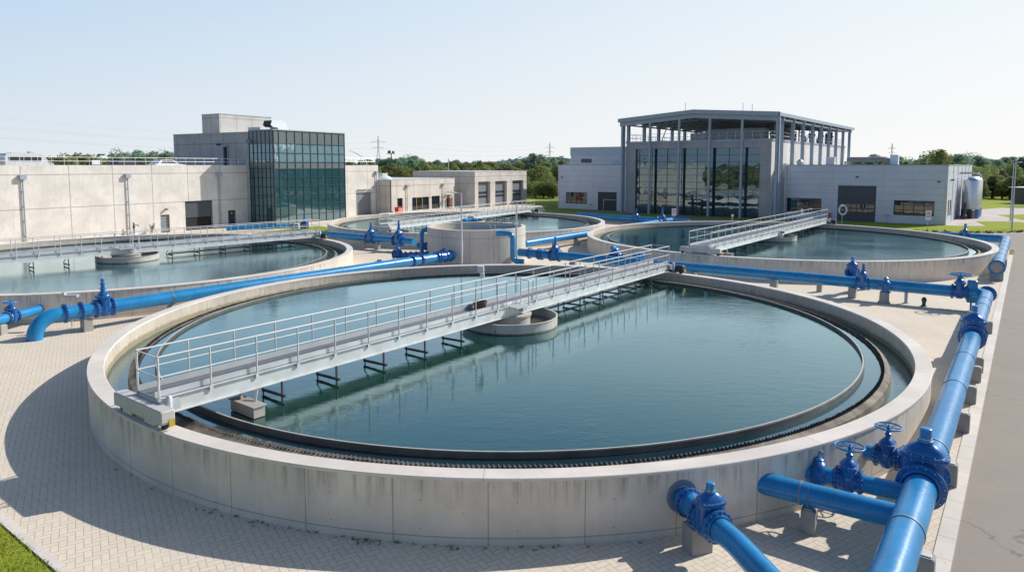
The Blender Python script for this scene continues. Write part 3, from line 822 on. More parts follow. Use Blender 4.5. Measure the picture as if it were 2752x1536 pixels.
# level sensor on the near bridge, bucket on its deck
def Lc(c, ang, x, y, z=0): return (c[0] + cos(ang) * x - sin(ang) * y, c[1] + sin(ang) * x + cos(ang) * y, z)
a1 = math.atan2(0.795, 0.607)
p = Lc(T1, a1, -1.2, 0.62)
t = thing('level_sensor', 'white instrument boxes on a thin post at the middle of the near bridge', 'sensor', (p[0], p[1], 2.1))
MB().tube([(p[0], p[1], 1.95), (p[0], p[1], 3.25)], 0.022, 8).build('post', M['rail'], t, smooth=40)
MB().cbox((p[0] - 0.03, p[1], 3.62), (0.27, 0.16, 0.25), -0.1).build('display_box', M['white'], t)
MB().cbox((p[0] + 0.03, p[1], 3.36), (0.18, 0.12, 0.18), -0.1).build('junction_box', M['white'], t)
p = Lc(T1, a1, -1.9, 0.12)
t = thing('bucket', 'dark round tub standing on the grating of the near bridge', 'tub', (p[0], p[1], 2.1))
MB().lathe((p[0], p[1], 2.102), [(0.24, 0), (0.28, 0.26), (0.31, 0.26), (0.31, 0.30), (0.27, 0.30), (0.23, 0.04), (0.0, 0.04)], 28, caps=False).build('shell', M['rust'], t, smooth=40)
# ------------------------------------------------------------------ pipework
def pipe(label, pts, r, bend=None, bands=(), flanges=(), mat='blue', name='pipe', group=None, seg=28, cap_start=False):
    """pts run; bands / flanges = distances along the straight first-to-last polyline (metres from start)"""
    pp = path(pts, bend or r * 2.2) if len(pts) > 2 else [Vector(p) for p in pts]
    base = pts[0]
    t = thing(name, label, 'pipe', (base[0], base[1], max(0, min(p[2] for p in pts) - r)), group=group)
    MB().tube(pp, r, seg).build('barrel', M[mat], t, smooth=40)
    # cumulative
    P = [Vector(p) for p in pts]
    def at(d):
        for a, b in zip(P, P[1:]):
            L = (b - a).length
            if d <= L: return a + (b - a) * (d / L), (b - a).normalized()
            d -= L
        return P[-1], (P[-1] - P[-2]).normalized()
    for d in bands:
        c, ax = at(d)
        MB().lathe(c - ax * 0.025, [(r + 0.002, 0), (r + 0.014, 0.0), (r + 0.014, 0.05), (r + 0.002, 0.05)], seg, ax=ax, caps=False).build('band', M['band'], t, smooth=40)
    for d in flanges:
        c, ax = at(d)
        flange(t, c, ax, r)
    return t

def flange(parent, c, ax, r, local=False, double=True, big=1.0):
    ax = Vector(ax).normalized(); R_ = r * 1.38 * big; th = r * 0.11
    m = MB()
    for s in ((-1, 1) if double else (1,)):
        o = c + ax * (s * th * 0.56) - ax * th * 0.5
        m.lathe(o, [(r * 0.7, 0), (R_ - 0.008, 0), (R_, 0.008), (R_, th - 0.008), (R_ - 0.008, th), (r * 0.7, th)], 32, ax=ax, caps=False)
    m.lathe(c - ax * r * 0.35, [(r + 0.003, 0), (r * 1.13, r * 0.12), (r * 1.15, r * 0.25), (r * 1.15, r * 0.45), (r * 1.13, r * 0.58), (r + 0.003, r * 0.7)], 28, ax=ax, caps=False)
    f = m.build('flange', M['blue2'], parent, smooth=35, local=local)
    ref = Vector((0, 0, 1)) if abs(ax.z) < 0.9 else Vector((1, 0, 0))
    x = (ref - ax * ref.dot(ax)).normalized(); y = ax.cross(x)
    b = MB(); n = 16; L = th * 2.2 + 0.05
    for i in range(n):
        a = 2 * PI * (i + 0.5) / n; p = c + (x * cos(a) + y * sin(a)) * (r * 1.26 * big) - ax * L / 2
        br = max(0.012, r * 0.045)
        b.lathe(p, [(br, 0), (br, L)], 6, ax=ax)
    b.build('bolt_ring', M['bolt'], f, local=local)
    return f

def gate_valve(label, c, yaw, r, kind='cap', group='blue gate valves', h=1.0, loc0=0.0, wheel_r=1.0, actuator=0, plate=False):
    """flow axis along local x; c = axis centre"""
    t = thing('gate_valve', label, 'valve', (c[0], c[1], c[2] - r), yaw, group)
    z = r
    b = MB()
    b.lathe((-r * 1.0, 0, z), [(r * 1.02, 0), (r * 1.08, r * 0.3), (r * 1.12, r * 1.0), (r * 1.08, r * 1.7), (r * 1.02, r * 2.0)], 28, ax=(1, 0, 0), caps=False)
    b.lathe((0, 0, z - r * 1.22), [(r * 0.35, 0), (r * 0.85, r * 0.08), (r * 1.14, r * 0.5), (r * 1.2, r * 1.2), (r * 1.16, r * 2.4), (r * 1.14, r * 2.74)], 32, sx=0.62, sy=1.0, sq=0.72)
    for k in (-0.28, 0.28):
        b.bar((k * r, -r * 1.17, z - r * 0.5), (k * r, -r * 1.15, z + r * 1.2), r * 0.07)
        b.bar((k * r, r * 1.17, z - r * 0.5), (k * r, r * 1.15, z + r * 1.2), r * 0.07)
    b.build('body', M['blue2'], t, smooth=40, local=True)
    for s in (-1, 1): flange(t, Vector((s * r * 1.12, 0, z)), (1, 0, 0), r, local=True)
    zt = z + r * 1.5
    o = MB()
    o.lathe((0, 0, zt), [(r * 1.30, 0), (r * 1.36, r * 0.02), (r * 1.36, r * 0.12), (r * 1.30, r * 0.14), (r * 1.36, r * 0.16), (r * 1.36, r * 0.26), (r * 1.30, r * 0.28), (r * 1.12, r * 0.3),
                        (r * 1.08, r * 0.42), (r * 0.92, r * 0.62), (r * 0.60, r * 0.84), (r * 0.44, r * 0.92), (r * 0.40, r * 0.98), (r * 0.40, r * 1.25 * h)], 32, sx=0.68, sy=1.0, sq=0.75)
    bn = o.build('bonnet', M['blue2'], t, smooth=35, local=True)
    bl = MB()
    for i in range(16):
        a = 2 * PI * i / 16
        bl.lathe((math.copysign(abs(cos(a)) ** 0.75, cos(a)) * r * 1.27 * 0.68, math.copysign(abs(sin(a)) ** 0.75, sin(a)) * r * 1.27, zt - r * 0.06), [(r * 0.045, 0), (r * 0.045, r * 0.4)], 6)
    bl.build('bolt_ring', M['bolt'], bn, local=True)
    zs = zt + r * 1.2 * h
    if kind == 'cap':
        s = MB().lathe((0, 0, zs), [(r * 0.36, 0), (r * 0.44, r * 0.04), (r * 0.44, r * 0.14), (r * 0.34, r * 0.18), (r * 0.33, r * 1.05 * h), (r * 0.30, r * 1.08 * h), (r * 0.12, r * 1.10 * h)], 20)
        s.build('stem_cap', M['blue'], t, smooth=35, local=True)
        MB().lathe((0, 0, zs + r * 0.02), [(r * 0.37, r * 0.16), (r * 0.37, r * 0.26)], 20).build('collar', M['bolt'], t, smooth=35, local=True)
    elif kind == 'spindle':
        s = MB().lathe((0, 0, zs), [(r * 0.5, 0), (r * 0.5, r * 0.1), (r * 0.30, r * 0.14), (r * 0.26, r * 0.8 * h), (r * 0.4, r * 0.84 * h), (r * 0.4, r * 0.95 * h), (r * 0.2, r * 1.0 * h), (r * 0.2, r * 1.3 * h), (r * 0.3, r * 1.34 * h), (r * 0.28, r * 1.5 * h), (r * 0.1, r * 1.62 * h)], 16)
        s.build('stem_cap', M['blue2'], t, smooth=35, local=True)
    else:
        s = MB().lathe((0, 0, zs), [(r * 0.36, 0), (r * 0.36, r * 0.2), (r * 0.2, r * 0.3), (r * 0.18, r * 0.9 * h), (r * 0.26, r * 0.92 * h), (r * 0.26, r * 1.05 * h), (r * 0.1, r * 1.08 * h), (r * 0.08, r * 1.3 * h)], 16)
        s.build('stem', M['blue2'], t, smooth=35, local=True)
        zw = zs + r * 1.02 * h; wr = r * 1.15 * wheel_r
        wm_ = MB().torus((0, 0, zw), wr, r * 0.10, 36, 8)
        for i in range(6):
            a = 2 * PI * i / 6
            wm_.tube([(cos(a) * r * 0.2, sin(a) * r * 0.2, zw - r * 0.04), (cos(a) * wr * 0.6, sin(a) * wr * 0.6, zw - r * 0.06), (cos(a) * wr, sin(a) * wr, zw)], r * 0.07, 6)
        wm_.build('handwheel', M['blue'], t, smooth=40, local=True)
    if actuator:
        s = MB().lathe((0, 0, zs + r * 0.5), [(r * 0.5, 0), (r * 0.55, r * 0.1), (r * 0.5, r * 0.2)], 20, ax=(0, 0, 1))
        s.lathe((0, -actuator * r * 0.2, zt + r * 0.9), [(r * 0.45, 0), (r * 0.5, r * 0.1), (r * 0.5, r * 2.0), (r * 0.42, r * 2.1)], 20, ax=(0, actuator, 0))
        s.build('actuator', M['blue'], t, smooth=35, local=True)
    if plate:
        for sgn in (-1,):
            MB().box((0, sgn * r * 1.235, z + r * 0.55), (r * 0.5, 0.006, r * 0.34)).build('type_plate', M['plate'], t, local=True)
    return t

def m_plate():
    t = NT('embossed_plate')
    x, y, _ = t.sep(t.uv())
    a = t.math('PINGPONG', y, 0.018)
    n = t.noise(t.mapv(t.uv(), (160, 20, 1)), 1.0, 0)
    m = t.math('MULTIPLY', t.math('LESS_THAN', a, 0.007), t.math('GREATER_THAN', n, 0.45))
    return t.fin(t.mix(m, (0.02, 0.12, 0.40), (0.5, 0.55, 0.62)), rough=0.4)
M['plate'] = m_plate()

def support(label, x, y, top, w=0.42, d=0.32, rz=None, group=None, strap_r=0, axis=None, h0=0.0):
    rz = math.atan2(B.y, B.x) if rz is None else rz
    t = thing('pipe_support', label, 'pipe support', (x, y, 0), rz, group)
    MB().cbox((0, 0, top / 2), (w, d, top), 0, 0.02).build('block', M['block'], t, local=True)
    MB().cbox((0, 0, top + 0.011), (w * 0.8, d * 0.55, 0.02), 0, 0.004).build('saddle_plate', M['galv'], t, local=True)
    if strap_r:
        # strap bends over the pipe (pipe runs along local y)
        m = MB().torus((0, 0, top + 0.03 + strap_r), strap_r + 0.012, 0.014, 32, 6, ax=(0, 1, 0))
        m.build('strap', M['band'], t, smooth=40, local=True)
    return t

yawA = math.atan2(A.y, A.x); yawB = math.atan2(B.y, B.x)
g1 = 'straight blue mains between the basins'

# --- right hand main (runs along the kerb, elbows into the main behind the near basin)
ZR = 0.95; RR = 0.36
def rl(a): p = (A.x * a + B.x * -1.57, A.y * a + B.y * -1.57); return p
def aof(y): return (y - B.y * -1.57) / A.y
aE = aof(37.5)
e = rl(aE)
pw = AB(-34.4, 0, e)
# behind the near basin: from the chamber to the elbow
st = Vector((0.6, 55.5, 1.0)); en = Vector((e[0], e[1], ZR))
pipe('long blue main running behind the near basin, then turning along the kerb',
     [st, en, (rl(aof(3.5))[0], rl(aof(3.5))[1], ZR)], RR * 0.92, bend=0.8,
     bands=[14.2, 19.6, 22.4, 34.4, 36.4, 42.0, 47.5, 51.6, 57.5, 59.6, 62.2], flanges=[1.0, 2.2, 31.3])
p2d = (en - st).normalized()
yaw2 = math.atan2(p2d.y, p2d.x)
def on2(d): return st + p2d * d
for i, (d, l) in enumerate(((14.2, 'concrete pipe block under the horizontal main, hidden low behind the near basin rim'), (19.6, 'tall concrete block under the horizontal main, left of the small unused post'), (24.2, 'concrete block under the horizontal main below the first upright valve'))):
    q = on2(d + 0.35); support(l, q.x, q.y, ZR - RR * 0.92 - 0.03, 0.45, 0.42, yaw2 + PI / 2, strap_r=RR * 0.92 if i < 2 else 0)
q = on2(5.0); support('concrete block under the horizontal main close to the central chamber', q.x, q.y, 0.6, 0.5, 0.4, yaw2 + PI / 2)
q = on2(26.3)
t = thing('pipe_support', 'round concrete pedestal with white foot under the small angle valve', 'pipe support', (q.x - 0.35, q.y - 0.5, 0), group=None)
MB().lathe((q.x - 0.3, q.y - 0.5, 0), [(0.33, 0), (0.33, 0.06), (0.27, 0.1), (0.25, 0.62)], 24).build('pedestal', M['block'], t, smooth=40)
gate_valve('upright blue valve with ribbed cap on the horizontal main, right of the tall concrete block', on2(25.1), yaw2, 0.30, 'spindle', h=0.85)
# angle valve in front
q = on2(26.35)
t = thing('angle_valve', 'small blue angle valve in front of the horizontal main on a round pedestal', 'valve', (q.x - 0.3, q.y - 0.5, 0.6))
MB().lathe((q.x - 0.3, q.y - 0.5, 0.62), [(0.28, 0), (0.28, 0.05), (0.2, 0.07), (0.22, 0.45), (0.26, 0.55), (0.22, 0.62), (0.12, 0.7), (0.12, 0.85), (0.06, 0.9)], 20).build('body', M['blue2'], t, smooth=40)
MB().lathe((q.x - 0.3, q.y - 0.5, 1.0), [(0.16, 0), (0.16, 0.4)], 16, ax=(-p2d.y * -1, p2d.x, 0)).build('outlet', M['blue2'], t, smooth=40)
q = on2(27.4)
t = thing('pipe_prop', 'thin blue-grey steel prop under the horizontal main beside the round pedestal', 'pipe support', (q.x, q.y, 0))
MB().tube([(q.x, q.y, 0), (q.x, q.y, 0.62)], 0.09, 12).lathe((q.x, q.y, 0), [(0.16, 0), (0.16, 0.03)], 14).build('tube', M['frameblue'], t, smooth=40)
q = on2(28.3)
t = thing('hydrant', 'small dark green hydrant standing low under the horizontal main', 'hydrant', (q.x - 0.2, q.y - 0.35, 0))
MB().lathe((q.x - 0.2, q.y - 0.35, 0), [(0.16, 0), (0.16, 0.04), (0.1, 0.06), (0.1, 0.25), (0.13, 0.28), (0.13, 0.42), (0.08, 0.5), (0.02, 0.53)], 18).build('body', M['hyd'] if 'hyd' in M else paint('dark_green_cast_iron', (0.02, 0.07, 0.05), 0.4), t, smooth=40)
gate_valve('blue slide valve with horizontal handwheel and side actuator just before the right elbow', on2(30.0), yaw2, 0.31, 'wheel', h=0.75, wheel_r=1.6, actuator=1)
gv = on2(30.0)
t = thing('valve_column', 'flat blue casing hanging in front of the handwheel valve down to the paving', 'valve casing', (gv.x + 0.45, gv.y - 0.35, 0))
cc = Vector((gv.x + 0.42, gv.y - 0.42, 0))
MB().cbox((cc.x, cc.y, 1.05), (0.5, 0.26, 1.25), yaw2, 0.06).build('casing', M['blue'], t)
MB().tube([(cc.x - 0.1, cc.y - 0.1, 0.0), (cc.x - 0.1, cc.y - 0.1, 0.45)], 0.05, 10).build('foot', M['blue2'], t, smooth=40)
# flange ring at the elbow
c_, ax_ = Vector((rl(aE - 0.95)[0], rl(aE - 0.95)[1], ZR)), Vector((A.x, A.y, 0))
# supports along the kerb main
ap = {'mid': aof(28.2), 'near': aof(14.95)}
lab = ['concrete block under the kerbside main near the camera, at the bottom edge', 'concrete block under the kerbside main just in front of the big near valve', 'concrete block under the kerbside main just behind the big near valve',
       'concrete block under the kerbside main abreast of the near basin wall bulge', 'concrete block under the kerbside main halfway between its two big valves', 'nearer of the paired concrete blocks below the farther big valve',
       'farther of the paired concrete blocks below the farther big valve', 'concrete block under the kerbside main below the right elbow']
for y, l in zip((10.6, 12.8, 16.9, 20.4, 22.9, 25.2, 26.4, 32.6), lab):
    q = rl(aof(y)); support(l, q[0] + B.x * 0.2, q[1] + B.y * 0.2, ZR - RR * 0.92 - 0.03, 0.62, 0.3, yawB)
q = rl(ap['mid']); gate_valve('big blue gate valve on the kerbside main just below the right elbow', Vector((q[0], q[1], ZR)), yawA, 0.37, 'cap', h=0.85)
q = rl(ap['near']); gate_valve('largest blue gate valve with round bolted flange on the kerbside main near the camera', Vector((q[0], q[1], ZR)), yawA, 0.365, 'cap', h=0.8)

# --- branches from the near basin into the kerbside main
def wallpt(x, y, r0=15.6):
    d = Vector((x - T1[0], y - T1[1])).normalized(); return Vector((T1[0] + d.x * r0, T1[1] + d.y * r0))
w0 = wallpt(5.79, 14.76)
brA_end = Vector(rl(aof(13.4)))
pipe('plain blue branch pipe from the near basin wall into the kerbside main', [(w0.x, w0.y, 0.82), (brA_end.x, brA_end.y, 0.86)], 0.245, bands=[0.9])
m_ = w0.lerp(brA_end, 0.36); d_ = (brA_end - w0)
support('small concrete block with strap under the plain branch pipe', m_.x, m_.y, 0.53, 0.3, 0.3, math.atan2(d_.y, d_.x) + PI / 2, strap_r=0.245)
w1 = wallpt(7.03, 15.42); e1 = Vector(rl(aof(14.55)))
pipe('blue branch pipe carrying the nearer handwheel valve out of the near basin wall', [(w1.x, w1.y, 0.82), (e1.x - 0.1, e1.y, 0.82)], 0.2)
d1 = (e1 - w1).normalized(); yb = math.atan2(d1.y, d1.x)
q = w1.lerp(e1, 0.40)
gate_valve('nearer handwheel valve on a branch at the near basin wall', Vector((q.x, q.y, 0.82)), yb, 0.215, 'wheel', h=1.0, wheel_r=1.25, plate=True)
q = w1.lerp(e1, 0.12)
t = thing('check_valve', 'rounded blue check valve between the basin wall and the nearer handwheel valve', 'valve', (q.x, q.y, 0.5), yb)
MB().lathe((-0.12, 0, 0.32), [(0.2, 0), (0.29, 0.06), (0.34, 0.14), (0.33, 0.24), (0.27, 0.3)], 26, ax=(1, 0, 0)).lathe((0.02, 0.05, 0.55), [(0.13, 0), (0.11, 0.12), (0.05, 0.16)], 14).build('body', M['blue2'], t, smooth=40, local=True)
MB().tube([(0.0, 0.1, 0.6), (0.05, 0.16, 0.78)], 0.02, 8).cbox((0.05, 0.16, 0.78), (0.09, 0.04, 0.1), 0, 0.01).build('lever', M['bolt'], t, local=True)
w2 = wallpt(8.84, 16.75); e2 = Vector(rl(aof(15.9)))
pipe('blue branch pipe carrying the farther handwheel valve out of the near basin wall', [(w2.x, w2.y, 0.85), (e2.x, e2.y, 0.85)], 0.19)
d2 = (e2 - w2).normalized(); yc = math.atan2(d2.y, d2.x)
q = w2.lerp(e2, 0.40)
gate_valve('farther handwheel valve on a branch, behind the nearer one', Vector((q.x, q.y, 0.85)), yc, 0.205, 'wheel', h=1.0, wheel_r=1.25, plate=True)
q = w2.lerp(e2, 0.78)
t = thing('pipe_coupling', 'wide blue flanged coupling between the farther handwheel valve and the kerbside main', 'coupling', (q.x, q.y, 0.5), yc)
MB().lathe((-0.16, 0, 0.35), [(0.2, 0), (0.33, 0.0), (0.34, 0.02), (0.34, 0.08), (0.3, 0.1), (0.31, 0.25), (0.27, 0.33), (0.2, 0.36)], 28, ax=(1, 0, 0)).build('body', M['blue2'], t, smooth=35, local=True)
# V1: wall -> valve -> down to the bottom edge
v0 = wallpt(3.66, 14.45, 15.62)
v0 = Vector((v0.x, v0.y, 0.85)); v1 = Vector((4.28, 12.55, 0.83)); v2 = Vector((4.55, 11.2, 0.80)); v3 = Vector((5.6, 8.9, 0.75))
pipe('blue drain pipe leaving the near basin front towards the bottom edge', [v0, v1, v2, v3], 0.235, bend=1.2, flanges=[0.38])
dv = (v1 - v0).normalized(); yv = math.atan2(dv.y, dv.x)
q = v0.lerp(v1, 0.56)
gate_valve('upright capped gate valve on the drain pipe at the front of the near basin', q, yv, 0.25, 'cap', h=0.75)
q = v0.lerp(v1, 0.36); support('concrete block under the drain pipe at the front of the near basin', q.x, q.y, 0.56, 0.5, 0.42, yv + PI / 2)
t = thing('wall_sleeve', 'grey steel sleeve plate around the drain pipe on the near basin wall', 'sleeve', (v0.x, v0.y, 0.8))
MB().lathe(v0 + dv * 0.04 + Vector((0, 0, 0.03)), [(0.24, 0), (0.36, 0), (0.37, 0.02), (0.37, 0.09), (0.35, 0.11), (0.24, 0.11)], 28, ax=dv, caps=False).build('ring', M['band'], t, smooth=35)

# --- left main between near and left basins
l0 = Vector((-22.0, 31.2, -0.05)); l1 = Vector((-22.0, 31.2, 1.02)); l2 = Vector((-4.6, 53.8, 1.0))
ld = (l2 - l1).normalized(); yl = math.atan2(ld.y, ld.x)
pipe('blue main between near and left basins, rising from the paving', [l0, l1, l2], 0.335, bend=0.95, bands=[7.4, 14.0, 18.6, 23.2, 26.2], flanges=[2.35, 3.05])
def onl(d): return l1 + ld * d
gate_valve('tall capped gate valve on the left main next to its elbow', onl(3.0), yl, 0.335, 'spindle', h=1.0)
q = onl(2.2); support('concrete block under the flanges beside the left elbow', q.x, q.y, 0.6, 0.46, 0.42, yl + PI / 2)
q = onl(6.4); support('concrete block with strap under the left main where it nears the basin rim', q.x, q.y, 0.6, 0.45, 0.4, yl + PI / 2, strap_r=0.335)
for d, l in ((24.0, 'nearer of the two bolted collars on the left main before the chamber'), (24.9, 'farther of the two bolted collars on the left main before the chamber')):
    q = onl(d); t = thing('bolted_collar', l, 'collar', (q.x, q.y, 0.6))
    flange(t, q, ld, 0.335)
q = onl(27.4)
t = thing('pipe_coupling', 'dark blue ribbed coupling where the left main meets the chamber', 'coupling', (q.x, q.y, 0.6))
MB().lathe(q - ld * 0.85, [(0.34, 0), (0.48, 0.0), (0.48, 0.08), (0.37, 0.1), (0.37, 0.22), (0.47, 0.24), (0.47, 0.32), (0.38, 0.34), (0.38, 0.95), (0.46, 0.97), (0.46, 1.05), (0.38, 1.07), (0.38, 1.5), (0.46, 1.52), (0.46, 1.62), (0.3, 1.64)], 28, ax=ld).build('body', M['blue2'], t, smooth=35)
MB().tube([q + Vector((-0.3, 0, 0.36)), q + Vector((-0.1, 0, 0.5)), q + Vector((0.1, 0.1, 0.6))], 0.09, 10).build('vent', M['blue2'], t, smooth=40)
q = onl(23.2)
# small pipe with handwheel valve at the left edge
s0 = Vector((-24.1, 34.35, 0.72)); s1 = Vector((-23.0, 28.0, 0.72))
s0 = Vector((-24.05, 34.6, 0.72)); s1 = Vector((-24.6, 29.5, 0.72))
pipe('short blue pipe from the left basin wall leaving the picture at the left edge', [s0, s1], 0.23)
sd = (s1 - s0).normalized()
gate_valve('handwheel valve on the short pipe at the left edge', s0 + sd * 1.75, math.atan2(sd.y, sd.x), 0.23, 'wheel', h=0.75, wheel_r=1.2)
q = s0 + sd * 2.4; support('low concrete block under the short pipe at the left edge', q.x, q.y, 0.46, 0.4, 0.4, math.atan2(sd.y, sd.x) + PI / 2)
t = thing('sensor_stand', 'thin stand with a small grey tilted box behind the tall valve of the left main', 'stand', (-21.8, 33.6, 0))
MB().tube([(-21.8, 33.6, 0), (-21.8, 33.6, 1.55)], 0.025, 8).build('post', M['galv'], t, smooth=40)
MB().box((-21.8, 33.6, 1.6), (0.7, 0.25, 0.12), 0.1).box((-22.1, 33.6, 1.72), (0.12, 0.2, 0.14)).build('box', M['galv'], t)

# --- main between the left and farthest basins
m0 = Vector((-22.6, 72.5, 1.0)); m1 = Vector((-9.0, 63.1, 1.0)); md = (m1 - m0).normalized(); ym = math.atan2(md.y, md.x)
pipe('dark blue main between the left basin and the farthest basin', [m0, m1], 0.33, bands=[2.6, 5.5], flanges=[])
def onm(d): return m0 + md * d
gate_valve('rounded blue valve with long stem on the pipe between left and farthest basins', onm(10.9), ym, 0.36, 'spindle', h=1.0)
gate_valve('tallest stemmed valve of the cluster left of the chamber', onm(14.6), ym, 0.40, 'spindle', h=1.15)
for d, l in ((10.0, 'left one of the concrete trestles under the rounded valve'), (11.9, 'right one of the concrete trestles under the rounded valve'), (14.5, 'concrete block under the tallest stemmed valve')):
    q = onm(d); support(l, q.x - 0.1, q.y - 0.2, 0.58, 0.34, 0.6, ym + PI / 2)
# --- chamber
CH = (-3.0, 58.2); CR = 4.15
t = thing('distribution_chamber', 'round concrete chamber open at the top in the middle of the plant', 'concrete chamber', (CH[0], CH[1], 0))
MB().ring(CH, [(CR, 0), (CR, 2.86), (CR - 0.1, 2.86), (CR - 0.1, 0)], 96, closed=False).build('outer_wall', M['chamber'], t, smooth=30)
MB().ring(CH, [(CR - 0.1, 2.86), (CR - 0.3, 2.86), (CR - 0.3, 1.6)], 96, closed=False).build('inner_wall', M['tank_in'], t, smooth=30)
MB().ring(CH, [(CR + 0.015, 2.862), (CR + 0.015, 2.915), (CR - 0.312, 2.915), (CR - 0.312, 2.862)], 96).build('coping', M['cap'], t, smooth=25)
MB().box((CH[0] + 1.3, CH[1] + 1.4, 2.55), (4.2, 0.12, 0.7), -0.2).box((CH[0] + 1.6, CH[1] + 0.4, 2.35), (3.0, 0.12, 0.5), 0.9).build('weir_plate', M['frameblue'], t)
for k in range(5):
    a = 1.4 - k * 0.42; q = (CH[0] + cos(a) * (CR - 0.45), CH[1] + sin(a) * (CR - 0.45))
    MB().tube([(q[0], q[1], 1.9), (q[0], q[1], 3.25)], 0.03, 6).box((q[0], q[1], 3.05), (0.16, 0.1, 0.3)).build('gauge_rod', M['galv'], t)
struct('water', MB().disc((CH[0], CH[1], 2.05), CR - 0.28, 64), M['sludge'])
# ladder
la = -PI / 2 + 0.36
lx, ly = CH[0] + cos(la) * (CR + 0.14), CH[1] + sin(la) * (CR + 0.14)
t = thing('ladder', 'narrow steel ladder fixed to the chamber wall beside the bent blue pipe', 'ladder', (lx, ly, 0), la + PI / 2)
lm = MB()
for s in (-0.2, 0.2): lm.tube([(s, 0, 0), (s, 0, 3.2), (s, 0.3, 3.3)], 0.022, 6)
lm.build('stile', M['galv'], t, smooth=40, local=True)
lm = MB()
for k in range(10): lm.tube([(-0.2, 0, 0.3 + k * 0.29), (0.2, 0, 0.3 + k * 0.29)], 0.014, 6)
lm.build('rungs', M['galv'], t, smooth=40, local=True)
# bent pipes at the chamber
q = Vector((0.05, 54.45, 0))
pipe('bright blue riser bent over the chamber rim and down its right front', [(-1.55, 54.6, 2.62), (q.x, q.y, 2.62), (q.x, q.y, 0.42), (0.95, 54.2, 0.42)], 0.20, bend=0.42, flanges=[])
q = Vector((-7.72, 58.6, 0))
pipe('blue swan neck pipe rising at the left side of the chamber', [(-7.0, 58.6, 2.55), (q.x, q.y, 2.55), (q.x, q.y, 0.5)], 0.19, bend=0.42, flanges=[])
# header in front of the chamber, left
h0 = Vector((-9.25, 56.3, 0.62)); h1 = Vector((-6.6, 57.4, 0.62)); hd = (h1 - h0).normalized()
pipe('low blue header with a row of flanges at the left foot of the chamber', [h0, h1], 0.24, flanges=[0.5, 0.95, 1.4, 1.85, 2.3])
gate_valve('upright narrow valve at the outer end of the low header', h0 - hd * 0.2 + Vector((0, 0, 0.12)), math.atan2(hd.y, hd.x), 0.27, 'spindle', h=1.0)
h0 = Vector((-8.2, 59.8, 1.05)); h1 = Vector((-6.7, 58.9, 1.05)); hd = (h1 - h0).normalized()
pipe('upper blue stub with bolted flanges behind the swan neck pipe', [h0, h1], 0.26, flanges=[0.3, 0.9])
t = thing('ground_plate', 'flat blue bolted cover lying on the paving left of the low header', 'cover', (-11.0, 56.2, 0))
MB().lathe((-10.9, 56.2, 0), [(0.5, 0), (0.5, 0.1), (0.42, 0.12), (0.2, 0.2), (0.18, 0.3), (0.02, 0.32)], 24).build('plate', M['blue2'], t, smooth=35)
# right of chamber on the horizontal main
gate_valve('stemmed valve on the horizontal main just right of the chamber', on2(3.4), yaw2, 0.34, 'spindle', h=1.0)
q = on2(1.9); t = thing('bolted_collar', 'thick bolted collar on the horizontal main beside the chamber wall', 'collar', (q.x, q.y, 0.6)); flange(t, q, p2d, 0.335)
q = on2(8.2) + Vector((0.5, 0.7, 0.1))
gate_valve('blue motor valve behind the horizontal main near the far end of the near bridge', q, yaw2, 0.33, 'spindle', h=0.5, actuator=-1)
t = thing('cable_box', 'blue and white actuator cabinet on a frame behind the horizontal main', 'cabinet', (q.x + 1.7, q.y - 0.6, 0))
MB().cbox((q.x + 1.6, q.y - 0.7, 1.35), (0.9, 0.4, 0.42), yaw2, 0.04).build('housing', M['blue'], t)
MB().bar((q.x + 1.3, q.y - 0.5, 0), (q.x + 1.3, q.y - 0.5, 1.15), 0.05).bar((q.x + 1.9, q.y - 0.95, 0), (q.x + 1.9, q.y - 0.95, 1.15), 0.05).bar((q.x + 1.3, q.y - 0.5, 1.13), (q.x + 1.9, q.y - 0.95, 1.13), 0.05).build('stand', M['galv'], t)
# --- far main, chamber to hall front
f0 = Vector((1.15, 61.7, 1.0)); f1 = Vector((20.5, 88.8, 1.0)); fd = (f1 - f0).normalized()
pipe('light blue main running from the chamber between the two right basins to the hall', [f0, f1], 0.34, bands=[6.0, 8.7, 13.4, 19.5, 26.0, 30.5], flanges=[29.2])
for d, l in ((5.2, 'concrete block under the light main nearest the chamber'), (9.3, 'concrete block under the light main where the basins come closest'), (26, 'concrete block under the light main in front of the hall')):
    q = f0 + fd * d; support(l, q.x, q.y, 0.61, 0.5, 0.45, math.atan2(fd.y, fd.x) + PI / 2)
gate_valve('valve on the light main in front of the glazed hall', f0 + fd * 30.6, math.atan2(fd.y, fd.x), 0.34, 'spindle', h=1.0)
g0 = Vector((9.5, 100.2, 0.8)); g1 = Vector((22.6, 87.7, 0.8)); gd = (g1 - g0).normalized()
pipe('dark blue pipe crossing in front of the glazed hall', [g0, g1], 0.36, bands=[3.0], flanges=[13.5])
gate_valve('left valve on the pipe crossing in front of the glazed hall', g0 + gd * 10.2, math.atan2(gd.y, gd.x), 0.3, 'spindle', h=1.1)
gate_valve('right valve on the pipe crossing in front of the glazed hall', g0 + gd * 14.2, math.atan2(gd.y, gd.x), 0.34, 'spindle', h=1.3)
